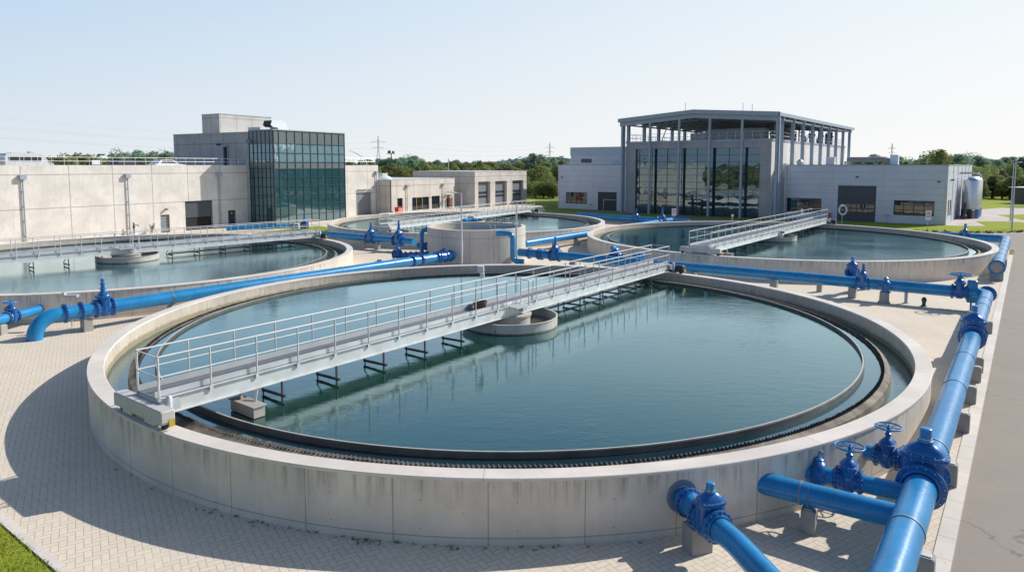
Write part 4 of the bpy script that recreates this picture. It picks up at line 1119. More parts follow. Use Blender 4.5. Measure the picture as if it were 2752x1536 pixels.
# --- right edge main with open flanged end
k0 = Vector((42.6, 68.9, 1.0)); k1 = Vector((47.2, 65.45, 1.0)); k2 = Vector((33.5, 47.2, 1.0))
pipe('blue main beside the right basin, elbowed and closed by a round end plate', [k0, k1, k2], 0.38, bend=0.9, bands=[9.0, 12.0, 15.5, 19.0, 22.5, 26.0])
t = thing('end_plate', 'round pale end plate in a blue ring closing the right edge main', 'pipe end', (k2.x, k2.y, 0.6))
kd = (k2 - k1).normalized()
MB().lathe(k2 - kd * 0.02, [(0.38, 0), (0.52, 0), (0.52, 0.1), (0.40, 0.12)], 32, ax=kd, caps=False).build('ring', M['blue'], t, smooth=35)
MB().lathe(k2 + kd * 0.06, [(0.39, 0), (0.36, 0.02), (0.02, 0.03)], 32, ax=kd).build('disc', M['block'], t, smooth=35)
q = k2 - kd * 0.5; support('pair of concrete feet under the round end plate', q.x, q.y, 0.6, 0.8, 0.35, yawB)
q = k2 - kd * 9; support('concrete block under the elbowed main beside the right basin', q.x, q.y, 0.6, 0.8, 0.35, yawB)
gate_valve('capped valve at the far right on the elbowed main beside the lawn', k0.lerp(k1, 0.42), math.atan2(-0.6, 0.8), 0.34, 'cap', h=1.05)
# valve standing behind the horizontal main
c0 = Vector((22.2, 46.0, 0.95))
pipe('short blue pipe with two downturned ends behind the horizontal main', [(21.4, 42.9, -0.05), (21.4, 42.9, 0.95), (22.9, 44.2, 0.95), (22.9, 44.2, -0.05)], 0.2, bend=0.4)
gate_valve('free-standing tall valve behind the horizontal main, in front of the right basin wall', Vector((21.35, 42.85, 1.35)), 0.8, 0.26, 'cap', h=1.0)
q = on2(22.6); support('slim concrete post standing behind the horizontal main', q.x + 0.5, q.y + 0.9, 0.62, 0.3, 0.3, yaw2)
# channel drain line in the paving
# motor on the farthest bridge
t = thing('drive_motor', 'blue drive motor at the centre of the farthest bridge', 'motor', (-5.0, 80.4, 1.0), 0.3)
MB().lathe((-1.1, -1.0, 0.55), [(0.25, 0), (0.38, 0.1), (0.38, 0.5), (0.3, 0.6), (0.3, 1.2), (0.4, 1.3), (0.4, 1.7), (0.28, 1.8)], 20, ax=(1, 0, 0)).build('housing', M['blue'], t, smooth=35, local=True)

p_a, p_b = (-34.2, 82.2, 0.5), (-26.6, 85.4, 0.5)
pipe('low blue pipe on the yard in front of the stair tower glass', [p_a, p_b], 0.28, flanges=[7.6])
gate_valve('blue valve in front of the stair tower glass behind the bridge end', Vector((-25.9, 85.7, 0.55)), 0.4, 0.34, 'spindle', h=1.1)
d0, d1 = Vector((20.36, 40.6)), Vector((24.9, 37.2))
t = thing('drain_channel', 'dark narrow drain slot in the paving below the horizontal main', 'drain', (d0.x, d0.y, 0))
MB().bar((d0.x, d0.y, 0.004), (d1.x, d1.y, 0.004), 0.09, 0.012).build('slot', M['dark'], t)
# ------------------------------------------------------------------ left buildings
OL = Vector((-35.4, 93.3)); DL = Vector((0.51, 0.86)).normalized(); NL = Vector((DL.y, -DL.x))
def L_(s, w=0.0): p = OL + DL * s + NL * w; return (p.x, p.y)
yL = math.atan2(DL.y, DL.x)
def quad4(F, s0, s1, w0, w1): return [F(s0, w0), F(s1, w0), F(s1, w1), F(s0, w1)]
def ccw(p):
    a = sum(p[i][0] * p[(i + 1) % len(p)][1] - p[(i + 1) % len(p)][0] * p[i][1] for i in range(len(p)))
    return p if a > 0 else p[::-1]

class Wall:
    """vertical wall sheet with openings; F(s)->(x,y) on the face, normal out = nrm; returns faces of the wall and reveals"""
    def __init__(s, F, s0, s1, z0, z1, nrm, holes=(), depth=0.25):
        s.m = MB()
        xs = sorted(set([s0, s1] + [h[0] for h in holes] + [h[1] for h in holes]))
        zs = sorted(set([z0, z1] + [h[2] for h in holes] + [h[3] for h in holes]))
        n = Vector((nrm[0], nrm[1]))
        def P(a, z, d=0.0):
            p = F(a); return (p[0] - n.x * d, p[1] - n.y * d, z)
        base = F(0); nx = F(1); e = Vector((nx[0] - base[0], nx[1] - base[1], 0))
        flip = e.cross(Vector((0, 0, 1))).dot(Vector((n.x, n.y, 0))) < 0
        def q(a, b, c, d, uv=None):
            v = [a, b, c, d]
            if flip: v = v[::-1]; uv = uv[::-1] if uv else None
            s.m.add(v, [(0, 1, 2, 3)], [uv] if uv else None)
        for i in range(len(xs) - 1):
            for j in range(len(zs) - 1):
                cx, cz = (xs[i] + xs[i + 1]) / 2, (zs[j] + zs[j + 1]) / 2
                if any(h[0] < cx < h[1] and h[2] < cz < h[3] for h in holes): continue
                q(P(xs[i], zs[j]), P(xs[i + 1], zs[j]), P(xs[i + 1], zs[j + 1]), P(xs[i], zs[j + 1]),
                  [(xs[i], zs[j]), (xs[i + 1], zs[j]), (xs[i + 1], zs[j + 1]), (xs[i], zs[j + 1])])
        for h in holes:
            a, b, c, d = h[:4]
            q(P(a, c), P(a, d), P(a, d, depth), P(a, c, depth))
            q(P(b, d), P(b, c), P(b, c, depth), P(b, d, depth))
            q(P(a, d), P(b, d), P(b, d, depth), P(a, d, depth))
            q(P(b, c), P(a, c), P(a, c, depth), P(b, c, depth))

def box4(mb, F, s0, s1, w0, w1, z0, z1):
    mb.prism(ccw(quad4(F, s0, s1, w0, w1)), z0, z1); return mb

def panel(name, F, s0, s1, z0, z1, w, th, mat, parent):
    return box4(MB(), F, s0, s1, w - th, w, z0, z1).build(name, mat, parent)

def window(F, s0, s1, z0, z1, w, parent, nx=2, nz=1, fr=0.09, name='window', mat=None, glass=None):
    """frame and mullions with panes as sub-part, set at depth w"""
    m = MB()
    box4(m, F, s0, s1, w - 0.08, w, z0, z0 + fr); box4(m, F, s0, s1, w - 0.08, w, z1 - fr, z1)
    box4(m, F, s0, s0 + fr, w - 0.08, w, z0 + fr, z1 - fr); box4(m, F, s1 - fr, s1, w - 0.08, w, z0 + fr, z1 - fr)
    for i in range(1, nx):
        c = s0 + (s1 - s0) * i / nx; box4(m, F, c - fr * 0.45, c + fr * 0.45, w - 0.075, w - 0.005, z0 + fr, z1 - fr)
    zz = nz if isinstance(nz, (list, tuple)) else [z0 + (z1 - z0) * i / nz for i in range(1, nz)]
    for c in zz: box4(m, F, s0 + fr, s1 - fr, w - 0.07, w - 0.01, c - fr * 0.35, c + fr * 0.35)
    f = m.build(name, mat or M['anthracite'], parent)
    box4(MB(), F, s0 + fr, s1 - fr, w - 0.055, w - 0.045, z0 + fr, z1 - fr).build('pane', glass or M['pane'], f)
    return f

def roof_rail(F, s0, s1, w, z, parent, h=0.95, step=2.2, name='roof_railing'):
    m = MB()
    for k in (h, h * 0.5):
        a, b = F(s0, w), F(s1, w); m.tube([(*a, z + k), (*b, z + k)], 0.032, 6)
    n = int((s1 - s0) / step)
    for i in range(n + 1):
        p = F(s0 + (s1 - s0) * i / n, w); m.tube([(*p, z), (*p, z + h)], 0.03, 6)
    return m.build(name, M['rail'], parent, smooth=40)

def downpipe(F, s, w, z0, z1, parent, big=1.0):
    p = F(s, w + 0.16)
    m = MB().tube([(*p, z0), (*p, z1)], 0.065 * big, 10)
    q = F(s, w + 0.2)
    m.box((*q, z1 + 0.22), (0.62 * big, 0.4, 0.46), yL)
    for k in range(int((z1 - z0) / 1.5)): m.box((*F(s, w + 0.10), z0 + 0.8 + k * 1.5), (0.18, 0.2, 0.05), yL)
    return m.build('downpipe', M['frameblue'], parent, smooth=40)

def lamp_wall(F, s, w, z, parent):
    p = F(s, w + 0.22)
    return MB().lathe((*p, z), [(0.05, 0.12), (0.2, 0.05), (0.22, 0), (0.15, -0.06)], 14).bar((*F(s, w), z + 0.05), (*p, z + 0.08), 0.06).build('wall_lamp', M['dark'], parent, smooth=40)

H_ = thing('concrete_hall', 'long pale concrete hall at the left with roof railing and roller shutter', 'building', (*L_(0, 0), 0))
# long front wall
holes = [(-12.96, -11.8, 0.0, 2.12), (-9.7, -5.85, 0.0, 3.6), (-3.6, -2.4, 0.0, 2.15), (20.3, 23.9, 0.0, 3.65)]
wl = Wall(lambda s: L_(s, 0), -45, 25.6, 0, 8.0, NL, holes, 0.35)
wl.m.build('front_wall', M['hall'], H_)
m = MB(); box4(m, L_, -45, 25.6, -24, -0.36, 0.0, 7.3)
m.build('body', M['hall'], H_)
m = MB(); box4(m, L_, -45, 25.6, -0.355, -0.003, 7.99, 8.04)
m.build('parapet_cap', M['girder'], H_)
m = MB(); box4(m, L_, 25.25, 25.58, -24, -0.36, 7.32, 7.98)
m.build('parapet', M['hall'], H_)
d = panel('door', L_, -12.9, -11.86, 0.02, 2.08, -0.2, 0.06, M['shutter_mid'], H_)
MB().box((*L_(-12.75, -0.17), 1.05), (0.12, 0.06, 0.05), yL).box((*L_(-12.75, -0.17), 0.9), (0.08, 0.06, 0.08), yL).build('handle', M['bolt'], d)
d = panel('door', L_, -3.54, -2.46, 0.02, 2.1, -0.2, 0.06, M['anthracite'], H_)
MB().box((*L_(-2.62, -0.17), 1.05), (0.12, 0.06, 0.05), yL).box((*L_(-2.9, -0.195), 1.75), (0.09, 0.012, 0.22), yL).build('handle', M['white'], d)
panel('roller_shutter', L_, -9.7, -5.85, 1.55, 3.58, -0.22, 0.06, M['shutter'], H_)
panel('dark_opening', L_, -9.68, -5.87, 0.0, 1.6, -0.30, 0.02, M['black'], H_)  # black sheet painted as the unlit inside below the shutter
d = panel('rolling_gate', L_, 20.32, 23.88, 0.02, 3.62, -0.24, 0.06, M['shutter_mid'], H_)
for s in (-27.5, -16.8, -4.9, 25.0): downpipe(L_, s, 0, 0.1, 6.6, H_)
downpipe(L_, -0.45, 0.0, 0.1, 11.0, H_, 1.3)
for s in (-12.3, ): lamp_wall(L_, s, 0, 2.75, H_)
roof_rail(L_, -45, -0.3, -0.18, 8.04, H_, 0.85, 1.25)
roof_rail(L_, 13.2, 25.1, -0.18, 8.04, H_, 1.15, 1.5)
m = MB(); box4(m, L_, 23.2, 24.6, 0.0, 0.5, 4.1, 4.2); box4(m, L_, 20.6, 23.0, 0.0, 0.35, 4.15, 4.22)
m.build('canopy', M['galv'], H_)

# stair tower: concrete block with upper block
TW = thing('stair_tower', 'concrete tower block with stepped upper block and teal glass front', 'building', (*L_(6, -6), 0))
W2 = Wall(lambda w: L_(0, w), -16.5, 0.0, 8.045, 12.45, -DL, [(-5.3, -4.2, 8.045, 10.55)], 0.4)
W2.m.build('side_wall', M['tower'], TW)
m = MB(); box4(m, L_, 0.41, 13.0, -16.5, 0.0, 8.045, 12.42); m.build('body', M['tower'], TW)
m = MB(); box4(m, L_, -0.003, 0.42, -16.5, -16.1, 8.045, 12.42); m.build('rear_corner', M['tower'], TW)
m = MB(); box4(m, L_, -0.06, 13.05, -16.56, 0.05, 12.45, 12.53); m.build('roof_edge', M['frameblue'], TW)
m = MB(); box4(m, L_, 0.0, 8.9, -9.75, -5.95, 12.53, 15.1); u_ = m.build('upper_block', M['tower2'], TW)
m = MB(); box4(m, L_, -0.05, 8.95, -9.8, -5.9, 15.1, 15.17); m.build('roof_edge', M['frameblue'], u_)
d = MB(); 
for w_ in (-5.28, -4.3): d.box((*L_(-0.05, w_), 9.35), (0.14, 0.12, 2.6), yL)
box4(d, L_, -0.5, 0.1, -5.45, -4.1, 10.55, 10.7)
dd = d.build('door_frame', M['frameblue'], TW)
MB().box((*L_(0.2, -4.8), 9.25), (0.06, 0.9, 2.4), yL).build('door_leaf', M['anthracite'], dd)
MB().box((*L_(-0.15, -6.2), 10.9), (0.25, 0.6, 0.28), yL).build('flood_light', M['dark'], TW)
# glazed front box
def glazing(F, sA, sB, w, z0, z1, cols, rows, parent, fr=0.07, dep=0.14, name='curtain_wall', glass=None, solid_rows=(), fmat=None, sgn=1, tilt=0.004, pale=False):
    """F(s,w); frame grid standing proud of panes; cols,rows = division coordinates"""
    m = MB()
    for c in cols: box4(m, F, c - fr / 2, c + fr / 2, w - dep, w, z0, z1)
    for r_ in rows: box4(m, F, sA, sB, w - dep + 0.003, w - 0.004, r_ - fr / 2, r_ + fr / 2)
    f = m.build(name, fmat or M['anthracite'], parent)
    g = MB(); sp = MB(); rd = random.Random(11); gp = MB(); gd = MB()
    for i in range(len(cols) - 1):
        for j in range(len(rows) - 1):
            a, b, c, d = cols[i], cols[i + 1], rows[j], rows[j + 1]
            k = [w - dep * 0.5 + rd.uniform(-tilt, tilt) for _ in range(4)]
            vs = [(*F(a, k[0]), c), (*F(b, k[1]), c), (*F(b, k[2]), d), (*F(a, k[3]), d)]
            fs = (0, 1, 2, 3) if sgn > 0 else (3, 2, 1, 0)
            tgt = sp if j in solid_rows else g
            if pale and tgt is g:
                if j in (7, 8): tgt = gp  # these upper rows carry the painted sky reflection
            tgt.add(vs, [fs])
    g.build('panes', glass or M['glass'], f)
    if gp.v: gp.build('painted_sky_panes', M['glass_painted_sky'], f)
    if gd.v: gd.build('dark_panes', M['glass_dark'], f)
    if sp.v: sp.build('spandrel_panels', M['spandrel'], f)
    return f
cols = [0.0, 0.95] + [0.95 + (11.9 - 0.95) * i / 8 for i in range(1, 9)] + [13.04]
rows = [0.15, 1.3, 2.65, 4.0, 5.2, 6.35, 7.55, 8.45, 9.65, 10.9, 12.6]
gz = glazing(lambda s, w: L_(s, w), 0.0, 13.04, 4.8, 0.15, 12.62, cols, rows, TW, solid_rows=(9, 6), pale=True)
gz2 = glazing(lambda s, w: L_(-w, s), 0.0, 4.8, 0.0, 0.15, 12.62, [0.0, 0.8, 1.6, 2.4, 3.2, 4.0, 4.8], rows, TW, solid_rows=(9, 6))
m = MB(); box4(m, L_, -0.05, 13.1, 0.02, 4.86, 12.62, 12.74); m.build('glass_box_roof', M['frameblue'], TW)
m = MB(); box4(m, L_, -0.02, 13.08, -0.02, 4.84, 0.0, 0.15); m.build('plinth', M['cap'], TW)
m = MB(); box4(m, L_, 13.0, 13.1, 0.0, 4.75, 0.15, 12.6); m.build('end_wall', M['spandrel'], TW)
for z_ in (3.95, 7.95): 
    m = MB(); box4(m, L_, 0.3, 12.9, 0.3, 4.5, z_, z_ + 0.3); m.build('floor_slab', M['portal'], TW)
st_ = MB()
for (z_, a, b) in ((0.3, 3.5, 10.0), (4.3, 10.0, 3.5), (8.3, 3.5, 10.0)):
    n = 18
    for i in range(n):
        s_ = a + (b - a) * i / n; s2 = a + (b - a) * (i + 1) / n; zz = z_ + 3.6 * i / n
        box4(st_, L_, min(s_, s2), max(s_, s2), 2.2, 3.7, zz - 0.1, zz + 0.2)
    st_.bar((*L_(a, 3.75), z_ + 1.0), (*L_(b, 3.75), z_ + 4.6), 0.05)
st_.build('staircase', M['annex'], TW)
cl_ = MB()
for s_ in (2.0, 6.5, 11.0): box4(cl_, L_, s_, s_ + 0.35, 1.2, 1.55, 0.2, 12.5)
cl_.build('inner_columns', M['white'], TW)
# rooftop ventilation
t = thing('roof_ventilator', 'white curved ventilation hood on the roof of the glass tower', 'ventilator', (*L_(4.5, 2.6), 12.74))
m = MB(); p = L_(2.0, 1.0); q = L_(4.8, 1.2)
pr = [(1.9, 0.75), (2.15, 1.35), (3.6, 1.38), (4.2, 1.25), (4.6, 0.95), (4.8, 0.5), (4.85, 0.0), (3.2, 0.0), (3.1, 0.4), (2.3, 0.45)]
n_ = len(pr)
m.add([(*L_(s_, 0.6), 12.74 + z_) for s_, z_ in pr] + [(*L_(s_, 2.2), 12.74 + z_) for s_, z_ in pr],
      [tuple(range(n_)), tuple(range(2 * n_ - 1, n_ - 1, -1))] + [(i, n_ + i, n_ + (i + 1) % n_, (i + 1) % n_) for i in range(n_)])
m.build('hood', M['white'], t, smooth=35)
MB().add([(*L_(1.88, 0.68), 13.5), (*L_(1.88, 2.12), 13.5), (*L_(2.26, 2.12), 13.2), (*L_(2.26, 0.68), 13.2)], [(0, 1, 2, 3)]).add([(*L_(1.86, 0.66), 13.46), (*L_(1.86, 2.14), 13.46), (*L_(2.1, 2.14), 14.05), (*L_(2.1, 0.66), 14.05)], [(0, 1, 2, 3)]).build('louvre_mouth', M['dark'], t)
t = thing('roof_box', 'flat pale roof hatch on the tower left of the ventilation hood', 'roof hatch', (*L_(0.8, 1.5), 12.74))
MB().cbox((*L_(0.9, 1.0), 12.92), (1.6, 2.4, 0.36), yL, 0.03).build('box', M['galv'], t)

# vehicles on the roof deck
def vehicle(label, c, yaw, L, Wd, Hh, mat, kind='van', cat='van', name='van', zb=7.3):
    t = thing(name, label, cat, (c[0], c[1], zb), yaw)
    m = MB()
    if kind == 'van':
        prof = [(-L / 2, 0.35), (-L / 2 + 0.05, Hh * 0.85), (-L / 2 + 0.25, Hh), (L * 0.22, Hh), (L * 0.30, Hh * 0.93), (L * 0.40, Hh * 0.55), (L * 0.5, Hh * 0.45), (L * 0.5, 0.35)]
    else:
        prof = [(-L / 2, 0.35), (-L / 2 + 0.02, Hh * 0.6), (-L * 0.40, Hh * 0.66), (-L * 0.30, Hh * 0.97), (-L * 0.1, Hh), (L * 0.08, Hh * 0.98), (L * 0.24, Hh * 0.65), (L * 0.46, Hh * 0.56), (L / 2, Hh * 0.45), (L / 2, 0.35)]
    n = len(prof)
    def hwid(z): return Wd / 2 * (1 - 0.12 * max(0, (z - Hh * 0.5)) / (Hh * 0.5))
    vs = [(x, -hwid(z), z) for x, z in prof] + [(x, hwid(z), z) for x, z in prof]
    fs = [tuple(range(n)), tuple(range(2 * n - 1, n - 1, -1))] + [(i, n + i, n + (i + 1) % n, (i + 1) % n) for i in range(n)]
    m.add(vs, fs); m.build('body', mat, t, local=True)
    g = MB()
    y = Wd / 2 * 0.965
    if kind == 'van':
        for x0, x1 in ((-L * 0.42, -L * 0.22), (-L * 0.19, 0.02 * L), (0.05 * L, 0.24 * L)):
            for s in (-1, 1): g.box(((x0 + x1) / 2, s * y, Hh * 0.70), (x1 - x0, 0.03, Hh * 0.24))
        g.box((-L / 2 + 0.06, 0, Hh * 0.7), (0.03, Wd * 0.7, Hh * 0.22))
        g.bar((L * 0.31, 0, Hh * 0.92), (L * 0.395, 0, Hh * 0.58), Wd * 0.8, 0.03, up=(0, 0, 1))
    else:
        for s in (-1, 1): g.add([(-L * 0.36, s * y * 0.99, Hh * 0.68), (L * 0.18, s * y * 0.99, Hh * 0.68), (L * 0.06, s * y * 0.93, Hh * 0.93), (-L * 0.27, s * y * 0.93, Hh * 0.93)], [(0, 1, 2, 3) if s < 0 else (3, 2, 1, 0)])
    g.build('windows', M['carglass'], t, local=True)
    for x in (-L * 0.31, L * 0.31):
        for s in (-1, 1):
            MB().lathe((x, s * (Wd / 2 - 0.2), 0.32), [(0.2, 0), (0.32, 0.02), (0.32, 0.2), (0.2, 0.22)], 18, ax=(0, 1 * s, 0)).build('wheel', M['rubber'], t, smooth=40, local=True)
    if kind == 'van':
        MB().box((-L * 0.1, 0, Hh + 0.04), (L * 0.45, Wd * 0.6, 0.06)).box((L * 0.12, 0, Hh + 0.12), (0.5, 0.6, 0.22)).build('roof_rack', M['galv'], t, local=True)
    return t
vehicle('white panel van with roof rack parked on the hall roof deck behind the railing', L_(-23.9, -7), yL, 4.8, 2.0, 2.0, M['vanpaint'])
vehicle('dark blue car parked on the hall roof deck', L_(-13.0, -6.5), yL + 0.1, 4.2, 1.8, 1.5, M['carblack'], 'car', 'car', 'parked_car')
vehicle('white car parked on the hall roof deck beside the dark blue one', L_(-7.6, -6.5), yL, 4.4, 1.8, 1.45, M['white'], 'car', 'car', 'parked_car')
t = thing('roof_sign', 'small pale notice on two posts behind the roof railing', 'sign', (*L_(-18.5, -3), 7.3))
MB().box((*L_(-18.5, -3), 8.35), (0.9, 0.04, 0.5), yL).build('board', M['white'], t)
MB().tube([(*L_(-18.8, -3), 7.3), (*L_(-18.8, -3), 8.5)], 0.03, 6).tube([(*L_(-18.2, -3), 7.3), (*L_(-18.2, -3), 8.5)], 0.03, 6).build('posts', M['galv'], t)

# ------------------------------------------------------------------ low annex
AX = thing('low_annex', 'low concrete annex with windows and glazed doors beside the glass tower', 'building', (*L_(34, -3), 0))
holes = [(27.1, 28.5, 1.05, 2.55), (31.0, 35.8, 0.15, 2.5), (36.5, 39.0, 0.15, 2.55), (41.0, 42.6, 0.0, 2.6)]
Wall(lambda s: L_(s, 2.8), 25.6, 43.6, 0, 5.6, NL, holes, 0.3).m.build('front_wall', M['annex'], AX)
m = MB(); box4(m, L_, 25.6, 43.6, -15.0, 2.49, 0, 5.55); m.build('body', M['annex'], AX)
m = MB(); box4(m, L_, 25.55, 43.66, -15.05, 2.84, 5.6, 5.68); m.build('roof_edge', M['girder'], AX)
window(L_, 27.1, 28.5, 1.05, 2.55, 2.62, AX, 1, 1)
window(L_, 31.0, 32.4, 0.15, 2.5, 2.62, AX, 1, 1)
window(L_, 32.4, 34.1, 0.15, 2.5, 2.62, AX, 1, 1, mat=M['yellow'])
window(L_, 34.1, 35.8, 0.15, 2.5, 2.62, AX, 1, 1)
window(L_, 36.5, 39.0, 0.15, 2.55, 2.62, AX, 2, 1)
panel('door', L_, 41.05, 42.55, 0.02, 2.58, 2.6, 0.06, M['rust'], AX)
m = MB(); box4(m, L_, 26.9, 28.7, 2.8, 2.95, 0.95, 1.05); m.build('sill', M['cap'], AX)
for s in (29.5, 38.9 + 0.8): downpipe(L_, s, 2.8, 0.1, 4.3, AX, 0.9)
t = thing('skylight_dome', 'white shallow dome skylight on the annex roof', 'skylight', (*L_(29, -2), 5.68))
MB().lathe((*L_(29.5, -2.0), 5.68), [(1.25, 0), (1.25, 0.18), (1.1, 0.3), (0.75, 0.48), (0.3, 0.58), (0.02, 0.6)], 28).build('dome', M['white'], t, smooth=40)
t = thing('roof_box', 'small grey ventilator box on the annex roof', 'ventilator', (*L_(33, -5), 5.68))
MB().cbox((*L_(33, -5.5), 6.15), (1.4, 1.2, 0.95), yL, 0.03).build('box', M['galv'], t)
# red container, dish, cabinets
q = L_(26.3, 3.75)
t = thing('red_bin', 'small red container with pale marks at the annex corner', 'container', (*q, 0), yL)
MB().cbox((0, 0, 0.62), (1.25, 0.7, 0.95), 0, 0.04).box((0, 0, 1.12), (1.3, 0.75, 0.06)).build('box', M['red'], t, local=True)
MB().box((0.0, -0.36, 0.9), (0.9, 0.012, 0.07)).box((0.0, -0.36, 0.62), (0.16, 0.012, 0.2)).box((0.28, -0.36, 0.6), (0.12, 0.012, 0.24)).box((-0.28, -0.36, 0.6), (0.1, 0.012, 0.18)).build('marks', M['white'], t, local=True)
q = L_(40.3, 3.2)
t = thing('dish_mast', 'mast with a small dish and conduit at the annex wall', 'dish', (*q, 0), yL)
MB().tube([(0, 0, 0), (0, 0, 3.3)], 0.06, 8).bar((0, 0, 2.2), (0.5, -0.3, 2.2), 0.05).bar((-6.5, 0.1, 2.62), (0, 0.1, 2.62), 0.05).build('mast', M['galv'], t, local=True)
MB().lathe((0.55, -0.4, 2.35), [(0.02, 0.0), (0.25, 0.05), (0.38, 0.16)], 18, ax=(0.5, -0.8, 0.3), caps=False).lathe((1.2, -0.2, 3.2), [(0.02, 0.0), (0.2, 0.04), (0.3, 0.12)], 18, ax=(0.5, -0.8, 0.3), caps=False).build('dish', M['galv'], t, local=True)
q = L_(41.7, 3.1)
t = thing('switch_cabinet', 'rusty brown cabinet standing against the annex wall', 'cabinet', (*q, 0), yL)
MB().cbox((0, 0, 1.1), (1.0, 0.5, 2.2), 0, 0.03).build('housing', M['rust'], t, local=True)

# ------------------------------------------------------------------ garage block
OG = Vector((-7.07, 131.0))
def G_(s, w=0.0): p = OG + DL * s + NL * w; return (p.x, p.y)
GB = thing('garage_block', 'flat concrete garage block with three tall grey sectional doors', 'building', (*G_(10, -7), 0))
holes = [(1.2, 5.5, 0, 4.9), (7.3, 11.8, 0, 4.9), (14.0, 18.6, 0, 4.9)]
Wall(lambda s: G_(s, 0), 0, 20, 0, 6.8, NL, holes, 0.9).m.build('front_wall', M['annex'], GB)
m = MB(); box4(m, G_, 0, 20, -14.9, -0.91, 0, 6.7); m.build('body', M['annex'], GB)
m = MB(); box4(m, G_, -0.004, 0.5, -14.9, -0.003, 0.0, 6.78); m.build('side_wall', M['annex'], GB)
m = MB(); box4(m, G_, -0.05, 20.05, -15, 0.05, 6.8, 6.9); m.build('roof_edge', M['girder'], GB)
for a, b in ((1.2, 5.5), (7.3, 11.8), (14.0, 18.6)):
    d = panel('sectional_door', G_, a, b, 0.02, 4.88, -0.55, 0.08, M['shutter_mid'], GB)
    g = MB()
    for z_ in (1.75, 2.5):
        for i in range(6):
            x0 = a + 0.35 + (b - a - 0.7) * i / 6; box4(g, G_, x0 + 0.05, x0 + (b - a - 0.7) / 6 - 0.05, -0.55, -0.53, z_, z_ + 0.45)
    g.build('door_windows', M['carglass'], d)
# ground lamps and site poles
def street_lamp(label, x, y, h, arm=(-0.9, 0), two=False, head=0.8):
    t = thing('street_lamp', label, 'street lamp', (x, y, 0), 0, 'tall grey lamp posts')
    MB().lathe((0, 0, 0), [(0.1, 0), (0.1, h * 0.35), (0.07, h * 0.36), (0.05, h)], 12).build('pole', M['galv'], t, smooth=40, local=True)
    a = Vector((arm[0], arm[1], 0))
    MB().bar((0, 0, h - 0.04), (a.x, a.y, h + 0.05), 0.06).build('arm', M['galv'], t, local=True)
    MB().bar((a.x * 0.55, a.y * 0.55, h + 0.02), (a.x * (1 + head * 0.6), a.y * (1 + head * 0.6), h + 0.08), 0.26, 0.08).build('lamp_head', M['white'], t, local=True)
    return t
street_lamp('lamp post in front of the chamber, seen just behind the near basin rim', -3.9, 53.0, 5.9, (-0.75, 0.1))
t = thing('mast', 'plain thin grey pole beside the bent pipe at the chamber', 'pole', (0.35, 54.6, 0))
MB().lathe((0.35, 54.6, 0), [(0.08, 0), (0.07, 3.5), (0.05, 5.0)], 10).build('pole', M['galv'], t, smooth=40)
t = thing('street_lamp', 'curved lamp post with yellow tree behind it at the annex', 'street lamp', (-24.0, 120.5, 0), group='tall grey lamp posts')
xx, yy = L_(27.8, -4.5)
t.location = (xx, yy, 5.6); t.matrix_basis = Matrix.Translation((xx, yy, 5.6))
MB().tube([(xx, yy, 5.6), (xx, yy, 8.4), (xx - 0.3, yy, 9.2), (xx - 1.6, yy, 10.0), (xx - 2.3, yy, 10.3)], 0.07, 8).build('pole', M['galv'], t, smooth=40)
MB().bar((xx - 2.0, yy, 10.2), (xx - 2.9, yy, 10.55), 0.3, 0.1).build('lamp_head', M['white'], t)
# bare shrubs and small standpipe at the long wall
def shrub(label, x, y, h, n=26, seed=1):
    t = thing('bare_shrub', label, 'shrub', (x, y, 0))
    rr = random.Random(seed); m = MB()
    for i in range(n):
        a = rr.uniform(0, 2 * PI); l = rr.uniform(0.5, 1.0) * h; lean = rr.uniform(0.1, 0.5)
        p1 = Vector((cos(a) * lean * l * 0.3, sin(a) * lean * l * 0.3, l * 0.5)); p2 = Vector((cos(a) * lean * l, sin(a) * lean * l, l))
        m.tube([(0, 0, 0), p1, p2], 0.012, 4)
        m.tube([p1, p1 + Vector((rr.uniform(-.2, .2), rr.uniform(-.2, .2), l * 0.3))], 0.008, 4)
    m.build('twigs', M['bark'], t, local=True)
shrub('leafless twiggy shrub by the wall left of the grey door', *L_(-14.4, 0.5), 1.3, seed=2)
q = L_(-16.6, 0.6)
t = thing('standpipe', 'dark pipe fitting stand at the foot of the second downpipe', 'standpipe', (*q, 0), yL)
MB().tube([(0, 0, 0), (0, 0, 1.5)], 0.08, 8).lathe((0, 0, 0.9), [(0.14, 0), (0.14, 0.2)], 12).tube([(0, 0, 1.2), (0.5, 0, 1.2), (0.5, 0, 1.0)], 0.05, 8).build('pipework', M['dark'], t, smooth=40, local=True)
# ------------------------------------------------------------------ right buildings
OR = Vector((58.2, 92.2))
def Q_(t, q=0.0): return (OR.x - 0.8 * t + 0.6 * q, OR.y + 0.6 * t + 0.8 * q)
NF = Vector((-0.6, -0.8))
def FQ(s, w): return Q_(s, -w)      # w outwards
yF = math.atan2(0.6, -0.8)
RW = thing('clad_wing', 'grey clad wing at the right with dark sectional door and two windows', 'building', (*Q_(10, 10), 0))
holes = [(1.4, 6.25, 1.15, 3.2), (8.5, 13.5, 0.0, 5.1), (15.7, 20.6, 1.1, 3.15)]
Wall(lambda s: Q_(s, 0), 0, 22.0, 0, 8.0, NF, holes, 0.16).m.build('front_wall', M['clad'], RW)
sh = [(2.0, 3.6, 1.1, 3.3), (4.8, 6.6, 1.0, 3.2)]
Wall(lambda q: Q_(0, q), 0, 46, 0, 8.0, Vector((0.8, -0.6)), sh, 0.16).m.build('side_wall', M['clad'], RW)
m = MB(); box4(m, FQ, 0.17, 22.0, -46, -0.17, 0, 7.9); m.build('body', M['clad'], RW)
m = MB(); box4(m, FQ, -0.06, 22.0, -46, 0.06, 8.0, 8.12); m.build('roof_edge', M['frameblue'], RW)
